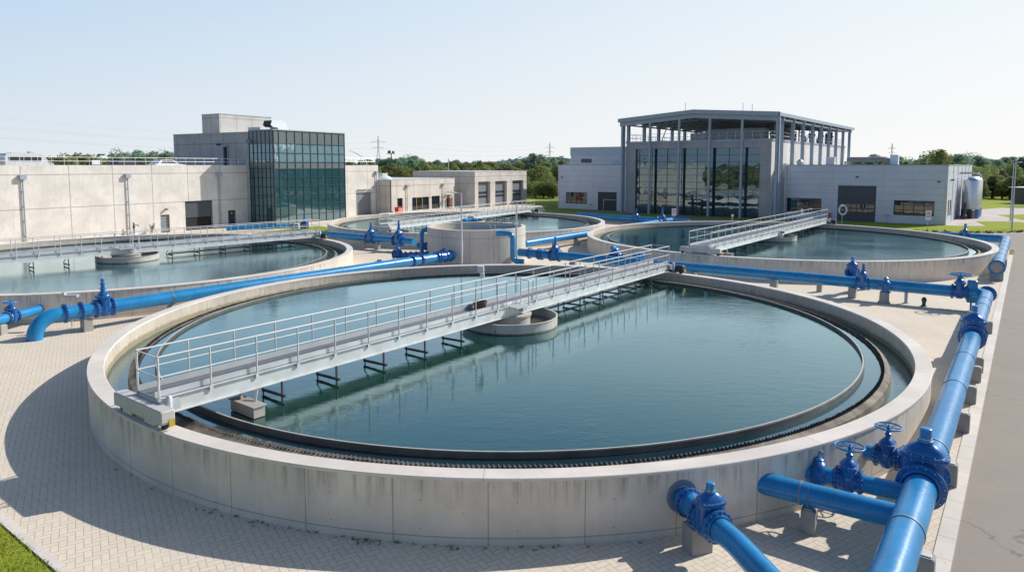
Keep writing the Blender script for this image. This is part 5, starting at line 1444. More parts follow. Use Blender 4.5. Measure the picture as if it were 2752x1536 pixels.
for s in (0.0, 6.75 + 0.75, 14.1):
    m = MB(); box4(m, FQ, s + 0.003, s + 0.32, 0.002, 0.035, 0.05, 7.98); m.build('corner_trim', M['clad2'] if 'clad2' in M else M['galv'], RW)
for q in (7.5, 15, 22.5, 30, 38):
    m = MB(); 
    p = Q_(-0.02, q); m.box((*p, 4.0), (0.06, 0.12, 7.9), yF); m.build('panel_joint', M['frameblue'], RW)
def winR(s0, s1, z0, z1, parent, nx=4, F=FQ):
    return window(F, s0, s1, z0, z1, -0.05, parent, nx, [z0 + (z1 - z0) * 0.36, z0 + (z1 - z0) * 0.68], 0.11)
winR(1.4, 6.25, 1.15, 3.2, RW); winR(15.7, 20.6, 1.1, 3.15, RW)
for s0, s1, z0, z1 in ((1.28, 6.37, 1.03, 3.32), (15.58, 20.72, 0.98, 3.27)):
    m = MB()
    box4(m, FQ, s0, s1, 0.0, 0.03, z1 - 0.12, z1); box4(m, FQ, s0, s1, 0.0, 0.05, z0, z0 + 0.12); box4(m, FQ, s0, s0 + 0.12, 0, 0.03, z0 + 0.12, z1 - 0.12); box4(m, FQ, s1 - 0.12, s1, 0, 0.03, z0 + 0.12, z1 - 0.12)
    m.build('window_trim', M['galv'], RW)
FS = lambda s, w: Q_(-w, s)
for a, b, c, d in sh: window(FS, a, b, c, d, -0.05, RW, 2, 1)
d = panel('sectional_door', FQ, 8.52, 13.48, 0.02, 5.08, -0.1, 0.06, M['shutter'], RW)
g = MB()
for z_ in (1.25, 1.95):
    for i in range(6):
        x0 = 8.7 + 4.6 * i / 6; box4(g, FQ, x0 + 0.04, x0 + 4.6 / 6 - 0.06, -0.1, -0.085, z_, z_ + 0.52)
g.build('door_windows', M['pane2'] if 'pane2' in M else M['pane'], d)
m = MB(); box4(m, FQ, 8.38, 13.62, 0.0, 0.06, 5.1, 5.2); m.build('door_lintel', M['frameblue'], RW)
for s, z in ((11.0, 6.35), (1.0, 5.8), (21.0, 6.9)):
    lamp_wall(FQ, s, 0, z, RW)
MB().box((*Q_(7.0, -0.1), 1.05), (0.55, 0.18, 0.3), yF).bar((*Q_(7.0, -0.1), 0), (*Q_(7.0, -0.1), 0.9), 0.04).build('meter_box', M['frameblue'], RW)
MB().box((*Q_(14.4, -0.5), 0.75), (0.28, 0.28, 0.7), yF).build('fire_box', M['red'], RW)
for i in range(2): MB().box((*Q_(-0.2, 3.2 + i * 2.4), 6.0), (0.25, 0.3, 0.2), yF).build('wall_lamp', M['dark'], RW)
# rooftop plant
t = thing('roof_ventilator', 'round roof ventilator with cap on the clad wing next to the hall', 'ventilator', (*Q_(19.8, 3.5), 8.1))
MB().lathe((*Q_(19.8, 3.5), 8.0), [(0.42, 0), (0.42, 0.35), (0.5, 0.38), (0.5, 0.62), (0.3, 0.85), (0.2, 0.9), (0.2, 1.0), (0.05, 1.02)], 20).build('cowl', M['galv'], t, smooth=35)
t = thing('roof_ventilator', 'square louvred roof unit on the clad wing beside the frame columns', 'ventilator', (*Q_(16.0, 6.5), 8.1))
m = MB()
for k in range(6): m.cbox((*Q_(16.0, 6.5), 8.16 + k * 0.21), (1.2 + 0.06 * (k % 2), 1.2, 0.17), yF, 0.02)
m.cbox((*Q_(16.0, 6.5), 8.7), (1.05, 1.05, 1.2), yF, 0.02)
m.build('louvres', M['silo'], t)
t = thing('roof_duct', 'long pale horizontal air duct with white fan box on the clad wing roof', 'duct', (*Q_(10.5, 7.5), 8.1))
m = MB().tube([(*Q_(14.2, 9.0), 8.95), (*Q_(9.2, 9.0), 8.95), (*Q_(8.7, 9.0), 8.85), (*Q_(8.4, 9.0), 8.5), (*Q_(8.3, 9.0), 8.1)], 0.36, 16)
for s in (13.5, 11.8, 10): m.bar((*Q_(s, 9.0), 8.0), (*Q_(s, 9.0), 8.8), 0.1)
m.build('duct', M['basin'], t, smooth=40)
MB().cbox((*Q_(7.7, 9.2), 8.85), (1.1, 1.0, 1.5), yF, 0.05).build('fan_box', M['white'], t)

# left clad wing
LWg = thing('clad_wing', 'grey clad wing left of the glazed hall with small window and dark door', 'building', (*Q_(54, 10), 0))
holes = [(55.7, 60.2, 1.0, 3.1), (49.6, 53.4, 0.0, 3.3)]
Wall(lambda s: Q_(s, 0), 46.9, 61.9, 0, 8.05, NF, holes, 0.16).m.build('front_wall', M['clad'], LWg)
m = MB(); box4(m, FQ, 46.9, 61.9, -30, -0.17, 0, 7.95); m.build('body', M['clad'], LWg)
m = MB(); box4(m, FQ, 46.9, 61.96, -30, 0.06, 8.05, 8.17); m.build('roof_edge', M['frameblue'], LWg)
winR(55.7, 60.2, 1.0, 3.1, LWg, 4)
d = panel('dark_door', FQ, 49.62, 53.38, 0.02, 3.28, -0.1, 0.06, M['anthracite'], LWg)
m = MB(); box4(m, FQ, 49.8, 52.3, -0.1, -0.06, 1.9, 1.98); box4(m, FQ, 52.22, 52.3, -0.1, -0.06, 0.05, 1.9); m.build('door_frame', M['galv'], d)
m = MB(); box4(m, FQ, 54.3, 54.42, 0.002, 0.035, 0.05, 8.0); m.build('panel_joint', M['galv'], LWg)
m = MB(); box4(m, FQ, 61.6, 61.9, 0.002, 0.035, 0.05, 8.0); m.build('corner_trim', M['galv'], LWg)
lamp_wall(FQ, 61.0, 0, 5.8, LWg)
MB().box((*Q_(55.1, -0.15), 1.0), (0.5, 0.2, 0.32), yF).build('socket_box', M['galv'], LWg)
RB = thing('rear_block', 'taller grey-blue clad block rising behind the left clad wing', 'building', (*Q_(61, 24), 0))
m = MB(); box4(m, FQ, 48, 71.7, -34, -20, 0, 10.2); m.build('wall', M['clad'], RB)
m = MB(); box4(m, FQ, 47.9, 71.8, -34.1, -19.9, 10.2, 11.9); m.build('fascia', M['white2'], RB)
window(lambda s, w: Q_(s, 20 - w), 66.5, 69, 8.6, 9.4, 0.1, RB, 2, 1)
MB().tube([(*Q_(60, 24), 11.9), (*Q_(60, 24), 13.2)], 0.08, 8).lathe((*Q_(60, 24), 12.9), [(0.1, 0), (0.3, 0.1), (0.3, 0.4), (0.1, 0.5)], 10).build('vent_pipe', M['galv'], RB)

# main hall
HL = thing('open_roof_hall', 'tall glazed hall under an open steel frame roof with plant on its terrace', 'building', (*Q_(34, 10), 0))
WF = 2.9   # front of the concrete box stands proud of the wings
Wall(lambda s: FQ(s, WF), 22.3, 46.3, 0, 11.7, NF, [(23.9, 44.6, 0.0, 10.75)], 0.7).m.build('portal_front', M['portal'], HL)
m = MB(); box4(m, FQ, 22.3, 23.2, -48, WF - 0.003, 0, 11.7); m.build('side_wall', M['hall2'], HL)
m = MB(); box4(m, FQ, 45.4, 46.3, -48, WF - 0.003, 0, 11.7); m.build('side_wall', M['hall2'], HL)
m = MB(); box4(m, FQ, 23.2, 45.4, -48, -8.0, 0, 11.0); m.build('inner_core', M['portal'], HL)
m = MB(); box4(m, FQ, 22.2, 46.4, -48, WF + 0.08, 11.7, 12.0); m.build('terrace_edge', M['frameblue'], HL)
cols = [23.9, 26.1, 28.75, 31.3, 33.9, 36.5, 39.0, 41.7, 44.0, 44.6]
rows = [0.05, 2.1, 3.2, 4.3, 5.35, 6.45, 7.5, 8.6, 9.65, 10.75]
cols = sorted(cols)
glazing(lambda s, w: FQ(s, w), 23.9, 44.6, WF - 0.35, 0.05, 10.75, cols, rows, HL, fr=0.06, glass=M['glass2'], sgn=-1, tilt=0.004)
m = MB(); box4(m, FQ, 23.9, 44.6, -5, WF - 0.6, 3.3, 3.5); box4(m, FQ, 23.9, 44.6, -8, WF - 0.6, 7.1, 7.3); m.build('floor_slab', M['portal'], HL)
# entrance doors
m = MB()
for s in (33.0, 34.5, 36.0): box4(m, FQ, s - 0.07, s + 0.07, WF - 0.3, WF - 0.12, 0.05, 2.6)
box4(m, FQ, 33.0, 36.0, WF - 0.3, WF - 0.12, 2.45, 2.6)
m.build('entrance_frame', M['anthracite'], HL)
# steel frame
def ridge(s): return 15.32 + 0.92 * (1 - abs(s - 34.0) / 13.0)
WC = 3.85
cs = [21.3, 26.45, 31.5, 36.55, 41.6, 46.7]
for s in cs:
    m = MB(); z1 = ridge(s) - 0.35
    box4(m, FQ, s - 0.16, s + 0.16, WC - 0.35, WC - 0.33 + 0.0, 0, z1)
    box4(m, FQ, s - 0.16, s + 0.16, WC - 0.02, WC, 0, z1)
    box4(m, FQ, s - 0.02, s + 0.02, WC - 0.33, WC - 0.02, 0, z1)
    if s in (21.3, 46.7): box4(m, FQ, s - 0.3, s + 0.3, WC - 0.7, WC - 0.36, 0, z1)
    m.build('front_column', M['frameblue'], HL)
qs = [2.2 - 3.85 + 6.0 * i for i in range(9)]
for q in qs:
    for s in (21.3, 46.7):
        m = MB(); 
        box4(m, FQ, s - 0.22, s + 0.22, -q - 0.5, -q - 0.47, 0, 15.4)
        box4(m, FQ, s - 0.22, s + 0.22, -q + 0.02, -q + 0.05, 0, 15.4)
        box4(m, FQ, s - 0.02, s + 0.02, -q - 0.47, -q + 0.02, 0, 15.4)
        m.build('side_column', M['frameblue'], HL)
# rafters and roof
def gable(mb, w0, w1, d0, d1, sA=20.9, sB=47.1):
    for a, b in ((sA, 34.0), (34.0, sB)):
        za, zb = ridge(a), ridge(b)
        P = [FQ(a, w0), FQ(b, w0), FQ(b, w1), FQ(a, w1)]
        mb.add([(*P[0], za + d0), (*P[1], zb + d0), (*P[2], zb + d0), (*P[3], za + d0), (*P[0], za + d1), (*P[1], zb + d1), (*P[2], zb + d1), (*P[3], za + d1)],
               [(0, 3, 2, 1), (4, 5, 6, 7), (0, 1, 5, 4), (1, 2, 6, 5), (2, 3, 7, 6), (3, 0, 4, 7)])
    return mb
gable(MB(), WC + 0.35, -48.8, 0.0, 0.22).build('roof_deck', M['corr'], HL)
gable(MB(), WC + 0.50, WC + 0.36, -0.12, 0.5, 20.8, 47.2).build('gable_fascia', M['frameblue'], HL)
gable(MB(), WC + 0.02, WC - 0.33, -0.78, -0.02).build('gable_rafter', M['frameblue'], HL)
for q in qs:
    gable(MB(), -q + 0.02, -q - 0.2, -0.62, -0.02).build('rafter', M['frameblue'], HL)
for s, sg in ((20.9, -1), (47.1, 1)):
    m = MB(); box4(m, FQ, s - 0.12, s + 0.12, -48.8, WC + 0.5, ridge(s) - 0.1, ridge(s) + 0.4); m.build('eaves_gutter', M['frameblue'], HL)
    m = MB(); box4(m, FQ, s - 0.05 + 0.4 * -sg, s + 0.05 + 0.4 * -sg, -48.8, WC - 0.4, 14.7, 14.95); m.build('eaves_beam', M['girder'], HL)
pm = MB()
for s in [22 + i * 1.5 for i in range(17)]:
    z_ = ridge(s) - 0.12; box4(pm, FQ, s - 0.06, s + 0.06, -48, WC - 0.4, z_ - 0.12, z_)
pm.build('purlins', M['anthracite'], HL)
br = MB()
for (s0, s1, q0) in ((46.7, 46.7, 8.35),):
    br.bar((*Q_(46.7, 8.35 + 2), 15.0), (*Q_(46.7, 11.35), 11.9), 0.12).bar((*Q_(46.7, 14.35 - 0.4), 15.0), (*Q_(46.7, 11.35), 11.9), 0.12)
br.build('bracing', M['anthracite'], HL)
# terrace railing
roof_rail(lambda s, w: FQ(s, w), 22.6, 46.0, WF - 0.15, 12.0, HL, 1.15, 1.3, 'terrace_railing')
roof_rail(lambda s, w: Q_(22.5, s), -2.5, 47, 0, 12.0, HL, 1.15, 1.5, 'terrace_railing')
roof_rail(lambda s, w: Q_(46.1, s), -2.5, 47, 0, 12.0, HL, 1.15, 1.5, 'terrace_railing')
# rainwater pipe at right portal
p = Q_(20.9, -0.35)
MB().tube([(*p, 0), (*p, 8.0)], 0.16, 12).box((*p, 8.1), (0.5, 0.4, 0.4), yF).build('downpipe', M['galv'], HL, smooth=40)
p = Q_(20.4, -1.0)
# plant on terrace
t = thing('air_handler', 'long pale air handling unit on the terrace under the open roof', 'air handler', (*Q_(29, 4), 12))
MB().cbox((*Q_(30.2, 5), 13.0), (9.5, 2.6, 2.0), yF, 0.04).build('housing', M['white2'], t)
MB().box((*Q_(36.3, 5), 12.7), (3.0, 2.2, 1.4), yF).build('end_section', M['galv'], t)
for i in range(2):
    p = Q_(24.3 + i * 0.8, 6 + i * 9)
    t = thing('process_vessel', ['round-topped vessel on the terrace at the right end of the air handler', 'second round-topped vessel farther back on the terrace'][i], 'vessel', (*p, 12))
    MB().lathe((*p, 12), [(0.8, 0), (0.85, 0.3), (0.85, 2.0), (0.7, 2.4), (0.4, 2.65), (0.05, 2.75)], 20).build('shell', M['basin'], t, smooth=40)
rr = random.Random(8)
for k in range(7):
    q0 = 3 + k * 6.2; s0 = 24.0
    t = thing('pipe_rack', 'dark rack of pipes and valves on the terrace behind the right railing', 'pipe rack', (*Q_(s0, q0), 12), group='pipe racks along the terrace edge')
    m = MB()
    for j in range(7):
        a = Q_(s0 + rr.uniform(-0.6, 0.6), q0 + rr.uniform(-1.2, 1.2)); h = rr.uniform(1.0, 2.9)
        m.tube([(*a, 12), (*a, 12 + h)], rr.uniform(0.05, 0.16), 8)
        if rr.random() < 0.6: m.lathe((*a, 12 + h * 0.6), [(0.12, 0), (0.28, 0.05), (0.28, 0.25), (0.12, 0.3)], 10)
    for zz in (12.9, 13.8): m.tube([(*Q_(s0, q0 - 1.3), zz), (*Q_(s0, q0 + 1.3), zz)], 0.07, 8)
    m.build('pipework', M['dark'], t, smooth=40)
p = Q_(30.5, 2)
for s, h in ((27.0, 1.6), (25.6, 1.5), (36.3, 1.8)):
    t = thing('lightning_rod', 'thin rod standing on the roof of the open frame hall', 'lightning rod', (*Q_(s, -2), 16.5), group='thin rods on the hall roof')
    z_ = ridge(s); MB().tube([(*Q_(s, -2), z_ + 0.2), (*Q_(s, -2), z_ + 0.2 + h)], 0.04, 6).build('rod', M['galv'], t)

# silos at the side wall
for i in range(3):
    p = (70.1 + 0.6 * i * 3.0, 105.3 + 0.8 * i * 3.0)
    t = thing('storage_silo', ['front steel silo with blue foot beside the clad wing', 'middle steel silo half hidden behind the front one', 'rearmost steel silo behind the other two'][i], 'silo', (*p, 0), 0, None)
    MB().lathe((*p, 1.35), [(1.1, 0), (1.17, 0.05), (1.17, 4.3), (1.05, 4.6), (0.7, 4.85), (0.3, 4.95), (0.05, 4.97)], 36).build('shell', M['silo'], t, smooth=40)
    MB().lathe((*p, 0.05), [(1.2, 0), (1.2, 1.3)], 30).build('skirt', M['blue2'], t, smooth=40)
t = thing('vent_pipe', 'galvanised duct rising from the wing wall and bending over to the front silo', 'duct', (68.5, 106, 0))
MB().tube([(69.0, 107.3, 1.5), (69.0, 107.3, 6.6)] + [(69.4, 107.2, 6.85), (70.6, 106.2, 6.85), (71.2, 105.6, 6.8), (71.5, 105.4, 6.4), (71.5, 105.4, 6.1)], 0.17, 12).build('duct', M['galv'], t, smooth=40)
t = thing('pump_skid', 'cluster of dark pumps and fittings at the foot of the front silo', 'pump', (68.6, 103.4, 0))
m = MB().cbox((69.2, 103.9, 0.7), (1.0, 0.9, 1.3), 0.6, 0.05).lathe((67.9, 103.2, 0.1), [(0.3, 0), (0.35, 0.5), (0.2, 0.7), (0.2, 2.2), (0.1, 2.4)], 14).lathe((67.4, 102.6, 0.4), [(0.25, 0), (0.35, 0.1), (0.35, 0.7), (0.2, 0.8)], 14, ax=(0.6, 0.8, 0))
m.build('pumps', M['dark'], t, smooth=40)
# signs, lifebuoy, lamps
def sign(label, x, y, h, w=0.55, hh=0.75, marks=True, name='sign', rz=0.0):
    t = thing(name, label, 'sign', (x, y, 0), rz)
    MB().tube([(0, 0, 0), (0, 0, h)], 0.045, 8).build('post', M['galv'], t, smooth=40, local=True)
    b = MB().cbox((0, -0.06, h - hh / 2), (w, 0.04, hh), 0, 0.01).build('board', M['white'], t, local=True)
    if marks:
        m = MB()
        m.box((0, -0.085, h - hh * 0.25), (w * 0.6, 0.01, hh * 0.12)).box((0, -0.085, h - hh * 0.5), (w * 0.7, 0.01, hh * 0.06)).box((0, -0.085, h - hh * 0.66), (w * 0.7, 0.01, hh * 0.06))
        m.build('lettering', M['red'], b, local=True)
    return t
sign('white notice board on a post in front of the wing window', 50.6, 83.6, 2.55, 0.7, 1.15)
sign('white notice on a post in front of the entrance doors of the hall', 22.0, 93.5, 2.2, 0.6, 1.0)
sign('small sign post between hall columns behind the right basin', 29.0, 90.5, 1.6, 0.3, 0.3, False)
sign('small sign post at the hall corner behind the right bridge', 37.5, 89.0, 2.4, 0.3, 0.7)
t = thing('lifebuoy', 'white ring lifebuoy on a post by the rim of the right basin', 'lifebuoy', (44.9, 93.5, 0))
MB().tube([(44.9, 93.5, 0), (44.9, 93.5, 1.3)], 0.05, 8).build('post', M['galv'], t, smooth=40)
MB().torus((44.9, 93.4, 2.0), 0.62, 0.11, 32, 10, ax=(0.3, -1, 0)).build('ring', M['white'], t, smooth=40)
street_lamp('nearer of the two tall lamp posts on the lawn at the right edge', 62.97, 86.49, 9.0, (1.0, 0), head=0.1)
street_lamp('farther of the two tall lamp posts on the lawn at the right edge', 72.03, 99.34, 8.4, (1.1, 0), head=0.1)
# fence, shed
t = thing('wire_fence', 'dark wire mesh fence along the far lawn at the right', 'fence', (110, 141, 0))
m = MB()
for i in range(18):
    x = 106 + i * 2.5; m.tube([(x, 141, 0), (x, 141, 2.0)], 0.05, 6)
for z_ in (0.2, 0.7, 1.2, 1.7, 1.98): m.bar((106, 141, z_), (148.5, 141, z_), 0.03)
m.build('posts_and_wires', M['anthracite'], t)
t = thing('garden_shed', 'low dark shed with pale sloping roof behind the wire fence', 'shed', (112, 145, 0))
MB().box((112.5, 146, 1.6), (10, 5, 3.2)).build('wall', M['anthracite'], t)
MB().bar((107, 146, 3.35), (118.2, 146, 3.7), 5.6, 0.12).build('roof', M['girder'], t)
t = thing('white_fence', 'low pale fence seen between garage block and left clad wing', 'fence', (10, 190, 0))
m = MB()
for i in range(26): m.box((-4 + i * 1.4, 195, 0.9), (0.9, 0.05, 1.8))
for z_ in (0.4, 1.4): m.bar((-5, 195.05, z_), (33, 195.05, z_), 0.08)
m.build('panels', M['white2'], t)
t = thing('flat_building', 'long low pale building far behind between garages and clad wing', 'building', (12, 225, 0))
MB().box((16, 228, 1.9), (34, 10, 3.8)).build('wall', M['white2'], t)
MB().box((16, 228, 3.9), (35, 11, 0.3)).build('roof', M['girder'], t)
g = MB()
for i in range(9): g.box((2 + i * 3.4, 222.9, 2.1), (2.0, 0.1, 1.1))
g.build('windows', M['carglass'], t)
vehicle('white van standing far behind between garages and clad wing', (14.5, 188.0), 0.1, 5.6, 2.1, 2.4, M['white'], zb=0.0)
# ------------------------------------------------------------------ trees
def leaf_blob(m, c, rx, ry, rz_, n, size, rr, shell=0.55):
    for _ in range(n):
        while True:
            x, y, z = rr.uniform(-1, 1), rr.uniform(-1, 1), rr.uniform(-1, 1)
            d = x * x + y * y + z * z
            if shell * shell < d < 1: break
        p = Vector((c[0] + x * rx, c[1] + y * ry, c[2] + z * rz_))
        nrm = Vector((x + rr.uniform(-.7, .7), y + rr.uniform(-.7, .7), z + rr.uniform(-.3, .9)))
        if nrm.length < 0.05: nrm = Vector((0, 0, 1))
        nrm.normalize()
        t = nrm.orthogonal().normalized(); b = nrm.cross(t)
        a = rr.uniform(0, PI); t, b = t * cos(a) + b * sin(a), b * cos(a) - t * sin(a)
        s = size * rr.uniform(0.6, 1.35)
        m.add([p - t * s, p - b * s * 0.6, p + t * s, p + b * s * 0.6], [(0, 1, 2, 3)])

TREES = []
def make_tree(seed, kind, mat, label, group):
    rr = random.Random(seed)
    t = thing('tree', label, 'tree', (0, 0, 0), group=group)
    trunk = MB(); crown = MB()
    H = 10.0
    if kind == 'broad': W_, z0, nb = 3.8, 0.4, 19
    elif kind == 'tall': W_, z0, nb = 2.4, 0.4, 17
    elif kind == 'bush': W_, z0, nb = 5.2, 0.2, 17
    else: W_, z0, nb = 4.2, 2.6, 20
    trunk.tube([(0, 0, 0), (0.1, 0, z0 + 0.5), (0.0, 0.15, 5), (0.1, 0, 8)], 0.28, 8, rs=[0.36, 0.28, 0.2, 0.05])
    for i in range(nb):
        f = (i + 0.5) / nb
        zc = z0 + (H - z0) * (0.15 + 0.78 * f)
        prof = sin(PI * min(1, 0.18 + 0.78 * f)) ** 0.7
        a = i * 2.4 + rr.uniform(-.4, .4)
        rad = W_ * prof * rr.uniform(0.35, 0.72) * (0.25 if f > 0.9 else 1)
        c = (cos(a) * rad, sin(a) * rad, zc + rr.uniform(-.4, .4))
        r_ = W_ * rr.uniform(0.30, 0.50) * (0.75 if kind == 'airy' else 1)
        trunk.tube([(0, 0, max(z0 * 0.8, zc - 2.2)), (c[0] * 0.6, c[1] * 0.6, zc - 0.6), c], 0.08, 5, rs=[0.13, 0.07, 0.03])
        leaf_blob(crown, c, r_, r_, r_ * 0.85, 130 if kind != 'airy' else 95, 0.30, rr)
    trunk.build('trunk', M['bark'], t, smooth=50, local=True)
    crown.build('crown', mat, t, local=True)
    return t

def tree_zone(specs, protos, label, group):
    """specs (x, y, height, width factor)"""
    used = {}
    for i, (x, y, h, wf, k) in enumerate(specs):
        key = k % len(protos)
        if key not in used:
            s, kind, mat = protos[key]
            o = used[key] = make_tree(s, kind, mat, label, group)
        else:
            o = copy_tree(used[key])
        rr = random.Random(i * 7 + 3)
        o.location = (x, y, 0); o.rotation_euler = (0, 0, rr.uniform(0, 6.28)); s = h / 11.6
        o.scale = (s * wf, s * wf, s)
rt = random.Random(21)
def line(u0, u1, d0, d1, n, h0, h1, wf=1.0, jit=0.12):
    out = []
    for i in range(n):
        f = (i + rt.uniform(0.2, 0.8)) / n; u = u0 + (u1 - u0) * f; d = rt.uniform(d0, d1)
        out.append(((u - 1376) / 1852 * d, d, rt.uniform(h0, h1), wf * rt.uniform(0.85, 1.25), rt.randrange(5)))
    return out
PN = [(1, 'broad', M['leaf']), (2, 'tall', M['leaf']), (3, 'broad', M['leaf']), (4, 'airy', M['leaf']), (5, 'bush', M['leaf'])]
PM = [(11, 'broad', M['leaf2']), (12, 'broad', M['leaf2']), (13, 'tall', M['leaf2']), (14, 'bush', M['leaf2']), (15, 'broad', M['leaf2'])]
sp = line(140, 335, 150, 170, 9, 10.0, 12.2, 1.0) + line(140, 335, 175, 190, 8, 9.6, 11.4, 1.2)
tree_zone(sp, PN, 'green tree behind the roof railing of the long hall, left of the darker row', 'trees behind the long hall')
sp = line(315, 490, 190, 205, 11, 12.0, 13.6, 0.8) + line(330, 490, 215, 230, 8, 12.5, 14.5, 1.0)
tree_zone(sp, PM, 'dark green tree in the dense row behind the hall, left of the tower', 'dark row of trees left of the tower')
sp = line(1000, 1530, 175, 215, 24, 7.5, 9.8, 1.1) + line(940, 1520, 225, 270, 22, 8.5, 11.0, 1.1)
tree_zone(sp, PN, 'green tree in the loose wood behind the annex and garage block', 'trees behind the annex and garage block')
sp = line(930, 1500, 300, 360, 24, 11.0, 13.5, 1.2) + line(1425, 1490, 240, 260, 4, 12.0, 14.2, 0.9) + line(1020, 1130, 330, 350, 6, 13.0, 14.5, 1.2)
tree_zone(sp, PM, 'darker tree standing in the back row of the wood beyond the garage block', 'back row of the wood beyond the garage block')
sp = line(2290, 2620, 230, 270, 22, 8.2, 10.8, 1.2)
tree_zone(sp, PN, 'green tree in the wood behind the roof of the right clad wing', 'trees behind the right clad wing')
sp = line(2285, 2760, 330, 430, 26, 12.0, 16.0, 1.5)
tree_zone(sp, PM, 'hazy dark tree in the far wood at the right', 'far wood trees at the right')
sp = line(2605, 2790, 200, 250, 14, 6.5, 10.5, 1.3) + line(2590, 2790, 160, 190, 30, 4.2, 6.4, 1.6)
tree_zone(sp, PN, 'leafy tree or tall bush beyond the wire fence at the right edge', 'bushes and trees beyond the wire fence')
sp = line(1420, 1500, 168, 190, 7, 4.0, 5.2, 1.7)
tree_zone(sp, [(31, 'bush', M['leaf']), (32, 'broad', M['leaf'])], 'low pale green bush between the garage block and the left clad wing', 'bushes between garage block and clad wing')
o = make_tree(77, 'airy', M['leaf'], 'single tall airy tree rising well above the wood behind the right wing', None)
d_ = 235; o.location = ((2520 - 1376) / 1852 * d_, d_, 0); o.scale = (1.25, 1.25, 1.32)

# far woods on the horizon: a mass nobody could count
wd = MB(); rr = random.Random(9)
for i in range(520):
    x = rr.uniform(-700, 900); y = 640 + rr.uniform(-60, 120)
    h = 11 + 4 * sin(x * 0.012) + 2.5 * sin(x * 0.05 + 1) + rr.uniform(-1.5, 2.5)
    r_ = rr.uniform(9, 15)
    leaf_blob(wd, (x, y, h * 0.42), r_, r_, h * 0.62, 42, 2.6, rr, 0.7)
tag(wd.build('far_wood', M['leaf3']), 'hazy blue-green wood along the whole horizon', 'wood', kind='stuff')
wd = MB()
for i in range(260):
    x = rr.uniform(-220, 260); y = -70 + rr.uniform(-25, 15)
    r_ = rr.uniform(4, 7)
    leaf_blob(wd, (x, y, rr.uniform(1, 5)), r_, r_, r_ * 0.7, 45, 1.2, rr, 0.5)
for i in range(170):
    x = rr.uniform(-170, -75); y = rr.uniform(-70, 45); r_ = rr.uniform(4, 7)
    leaf_blob(wd, (x, y, rr.uniform(1, 5)), r_, r_, r_ * 0.7, 45, 1.2, rr, 0.5)
for i in range(90):
    x = rr.uniform(150, 190); y = rr.uniform(-60, 150); r_ = rr.uniform(4, 7)
    leaf_blob(wd, (x + (y > 60) * 20, y, rr.uniform(3, 8)), r_, r_, r_ * 0.9, 45, 1.2, rr, 0.5)
tag(wd.build('wood', M['leaf']), 'wood on the near side of the plant that the glass fronts mirror', 'wood', kind='stuff')

# bed of shrubs and gravel at the lawn edge
bm_ = MB()
for i in range(60):
    f = rr.random(); x = 46.6 + 16 * f + rr.uniform(-.5, .5); y = 84.2 - 2.6 * sin(f * 2.6) + rr.uniform(-.5, .5)
    leaf_blob(bm_, (x, y, 0.12), 0.35, 0.3, 0.2, 14, 0.09, rr, 0.2)
tag(bm_.build('ground_cover', M['bark']), 'brownish low ground cover along the lawn edge by the right basin', 'ground cover', kind='stuff')

# ------------------------------------------------------------------ pylons and lines
def pylon(label, x, y, h, arms=2):
    t = thing('electricity_pylon', label, 'pylon', (x, y, 0), rz=0.35)
    m = MB(); k = h / 45.0; w = 0.28
    def half(z): return (4.0 - 3.4 * min(1, z / (0.62 * h))) * k if z < 0.62 * h else 0.6 * k
    zs = [h * f for f in (0, 0.14, 0.27, 0.39, 0.5, 0.6, 0.7, 0.8, 0.9, 1.0)]
    for a, b in zip(zs, zs[1:]):
        ha, hb = half(a), half(b)
        if b == zs[-1]: hb = 0.1
        for sx in (-1, 1):
            for sy in (-1, 1): m.bar((sx * ha, sy * ha, a), (sx * hb, sy * hb, b), w)
        for sx in (-1, 1): m.bar((sx * ha, 0, a), (-sx * hb, 0, b), w * 0.6)
    m.build('lattice_mast', M['pyl'], t, local=True)
    for i, (z, L) in enumerate(((0.82, 8.5), (0.66, 6.5)) if arms == 2 else ((0.85, 6), (0.72, 7))):
        for s in (-1, 1):
            a = MB().bar((0, 0, z * h + 1.2 * k), (s * L * k, 0, z * h), w).bar((0, 0, z * h - 0.6 * k), (s * L * k, 0, z * h), w * 0.8).bar((s * L * k, 0, z * h), (s * L * k, 0, z * h - 2 * k), w * 0.7)
            a.build('cross_arm', M['pyl'], t, local=True)
    return t
M['pyl'] = paint('hazy_pylon_steel', (0.56, 0.59, 0.61), rough=0.7)  # steel colour lightened to imitate distance haze
def pp(u, d): return ((u - 1376) / 1852 * d, d)
P1 = pp(1019, 900); P2 = pp(1477, 1150); P3 = pp(2391, 1000); P0 = (-470, 400)
pylon('electricity pylon rising beyond the wood to the right of the glass tower', *P1, 47)
pylon('electricity pylon beyond the wood, left of the left clad wing', *P2, 46)
pylon('thin electricity mast beyond the wood behind the right wing', *P3, 40)
pl = thing('power_line', 'faint power line cables sagging across the sky from the left', 'power line', (*P1, 0))
for (zz0, zz1, off) in ((40, 38, -8), (40, 38, 8), (32, 31, -6), (32, 31, 6), (47, 45, 0)):
    a = Vector((P0[0] + off, P0[1], zz0 + 8)); b = Vector((P1[0] + off * 0.95, P1[1], zz1))
    m = MB(); pts = [a.lerp(b, i / 24) - Vector((0, 0, 11 * 4 * (i / 24) * (1 - i / 24))) for i in range(25)]
    m.tube(pts, 0.045, 4, caps=False); m.build('cable', M['pyl'], pl)
    b2 = Vector((P2[0] + off, P2[1], zz1)); m = MB(); pts = [b.lerp(b2, i / 16) - Vector((0, 0, 9 * 4 * (i / 16) * (1 - i / 16))) for i in range(17)]
    m.tube(pts, 0.05, 4, caps=False); m.build('cable', M['pyl'], pl)
t = thing('floodlight_mast', 'lattice mast with a floodlight platform above the wood right of the tower', 'mast', (*pp(1053, 300), 0))
x, y = pp(1053, 300)
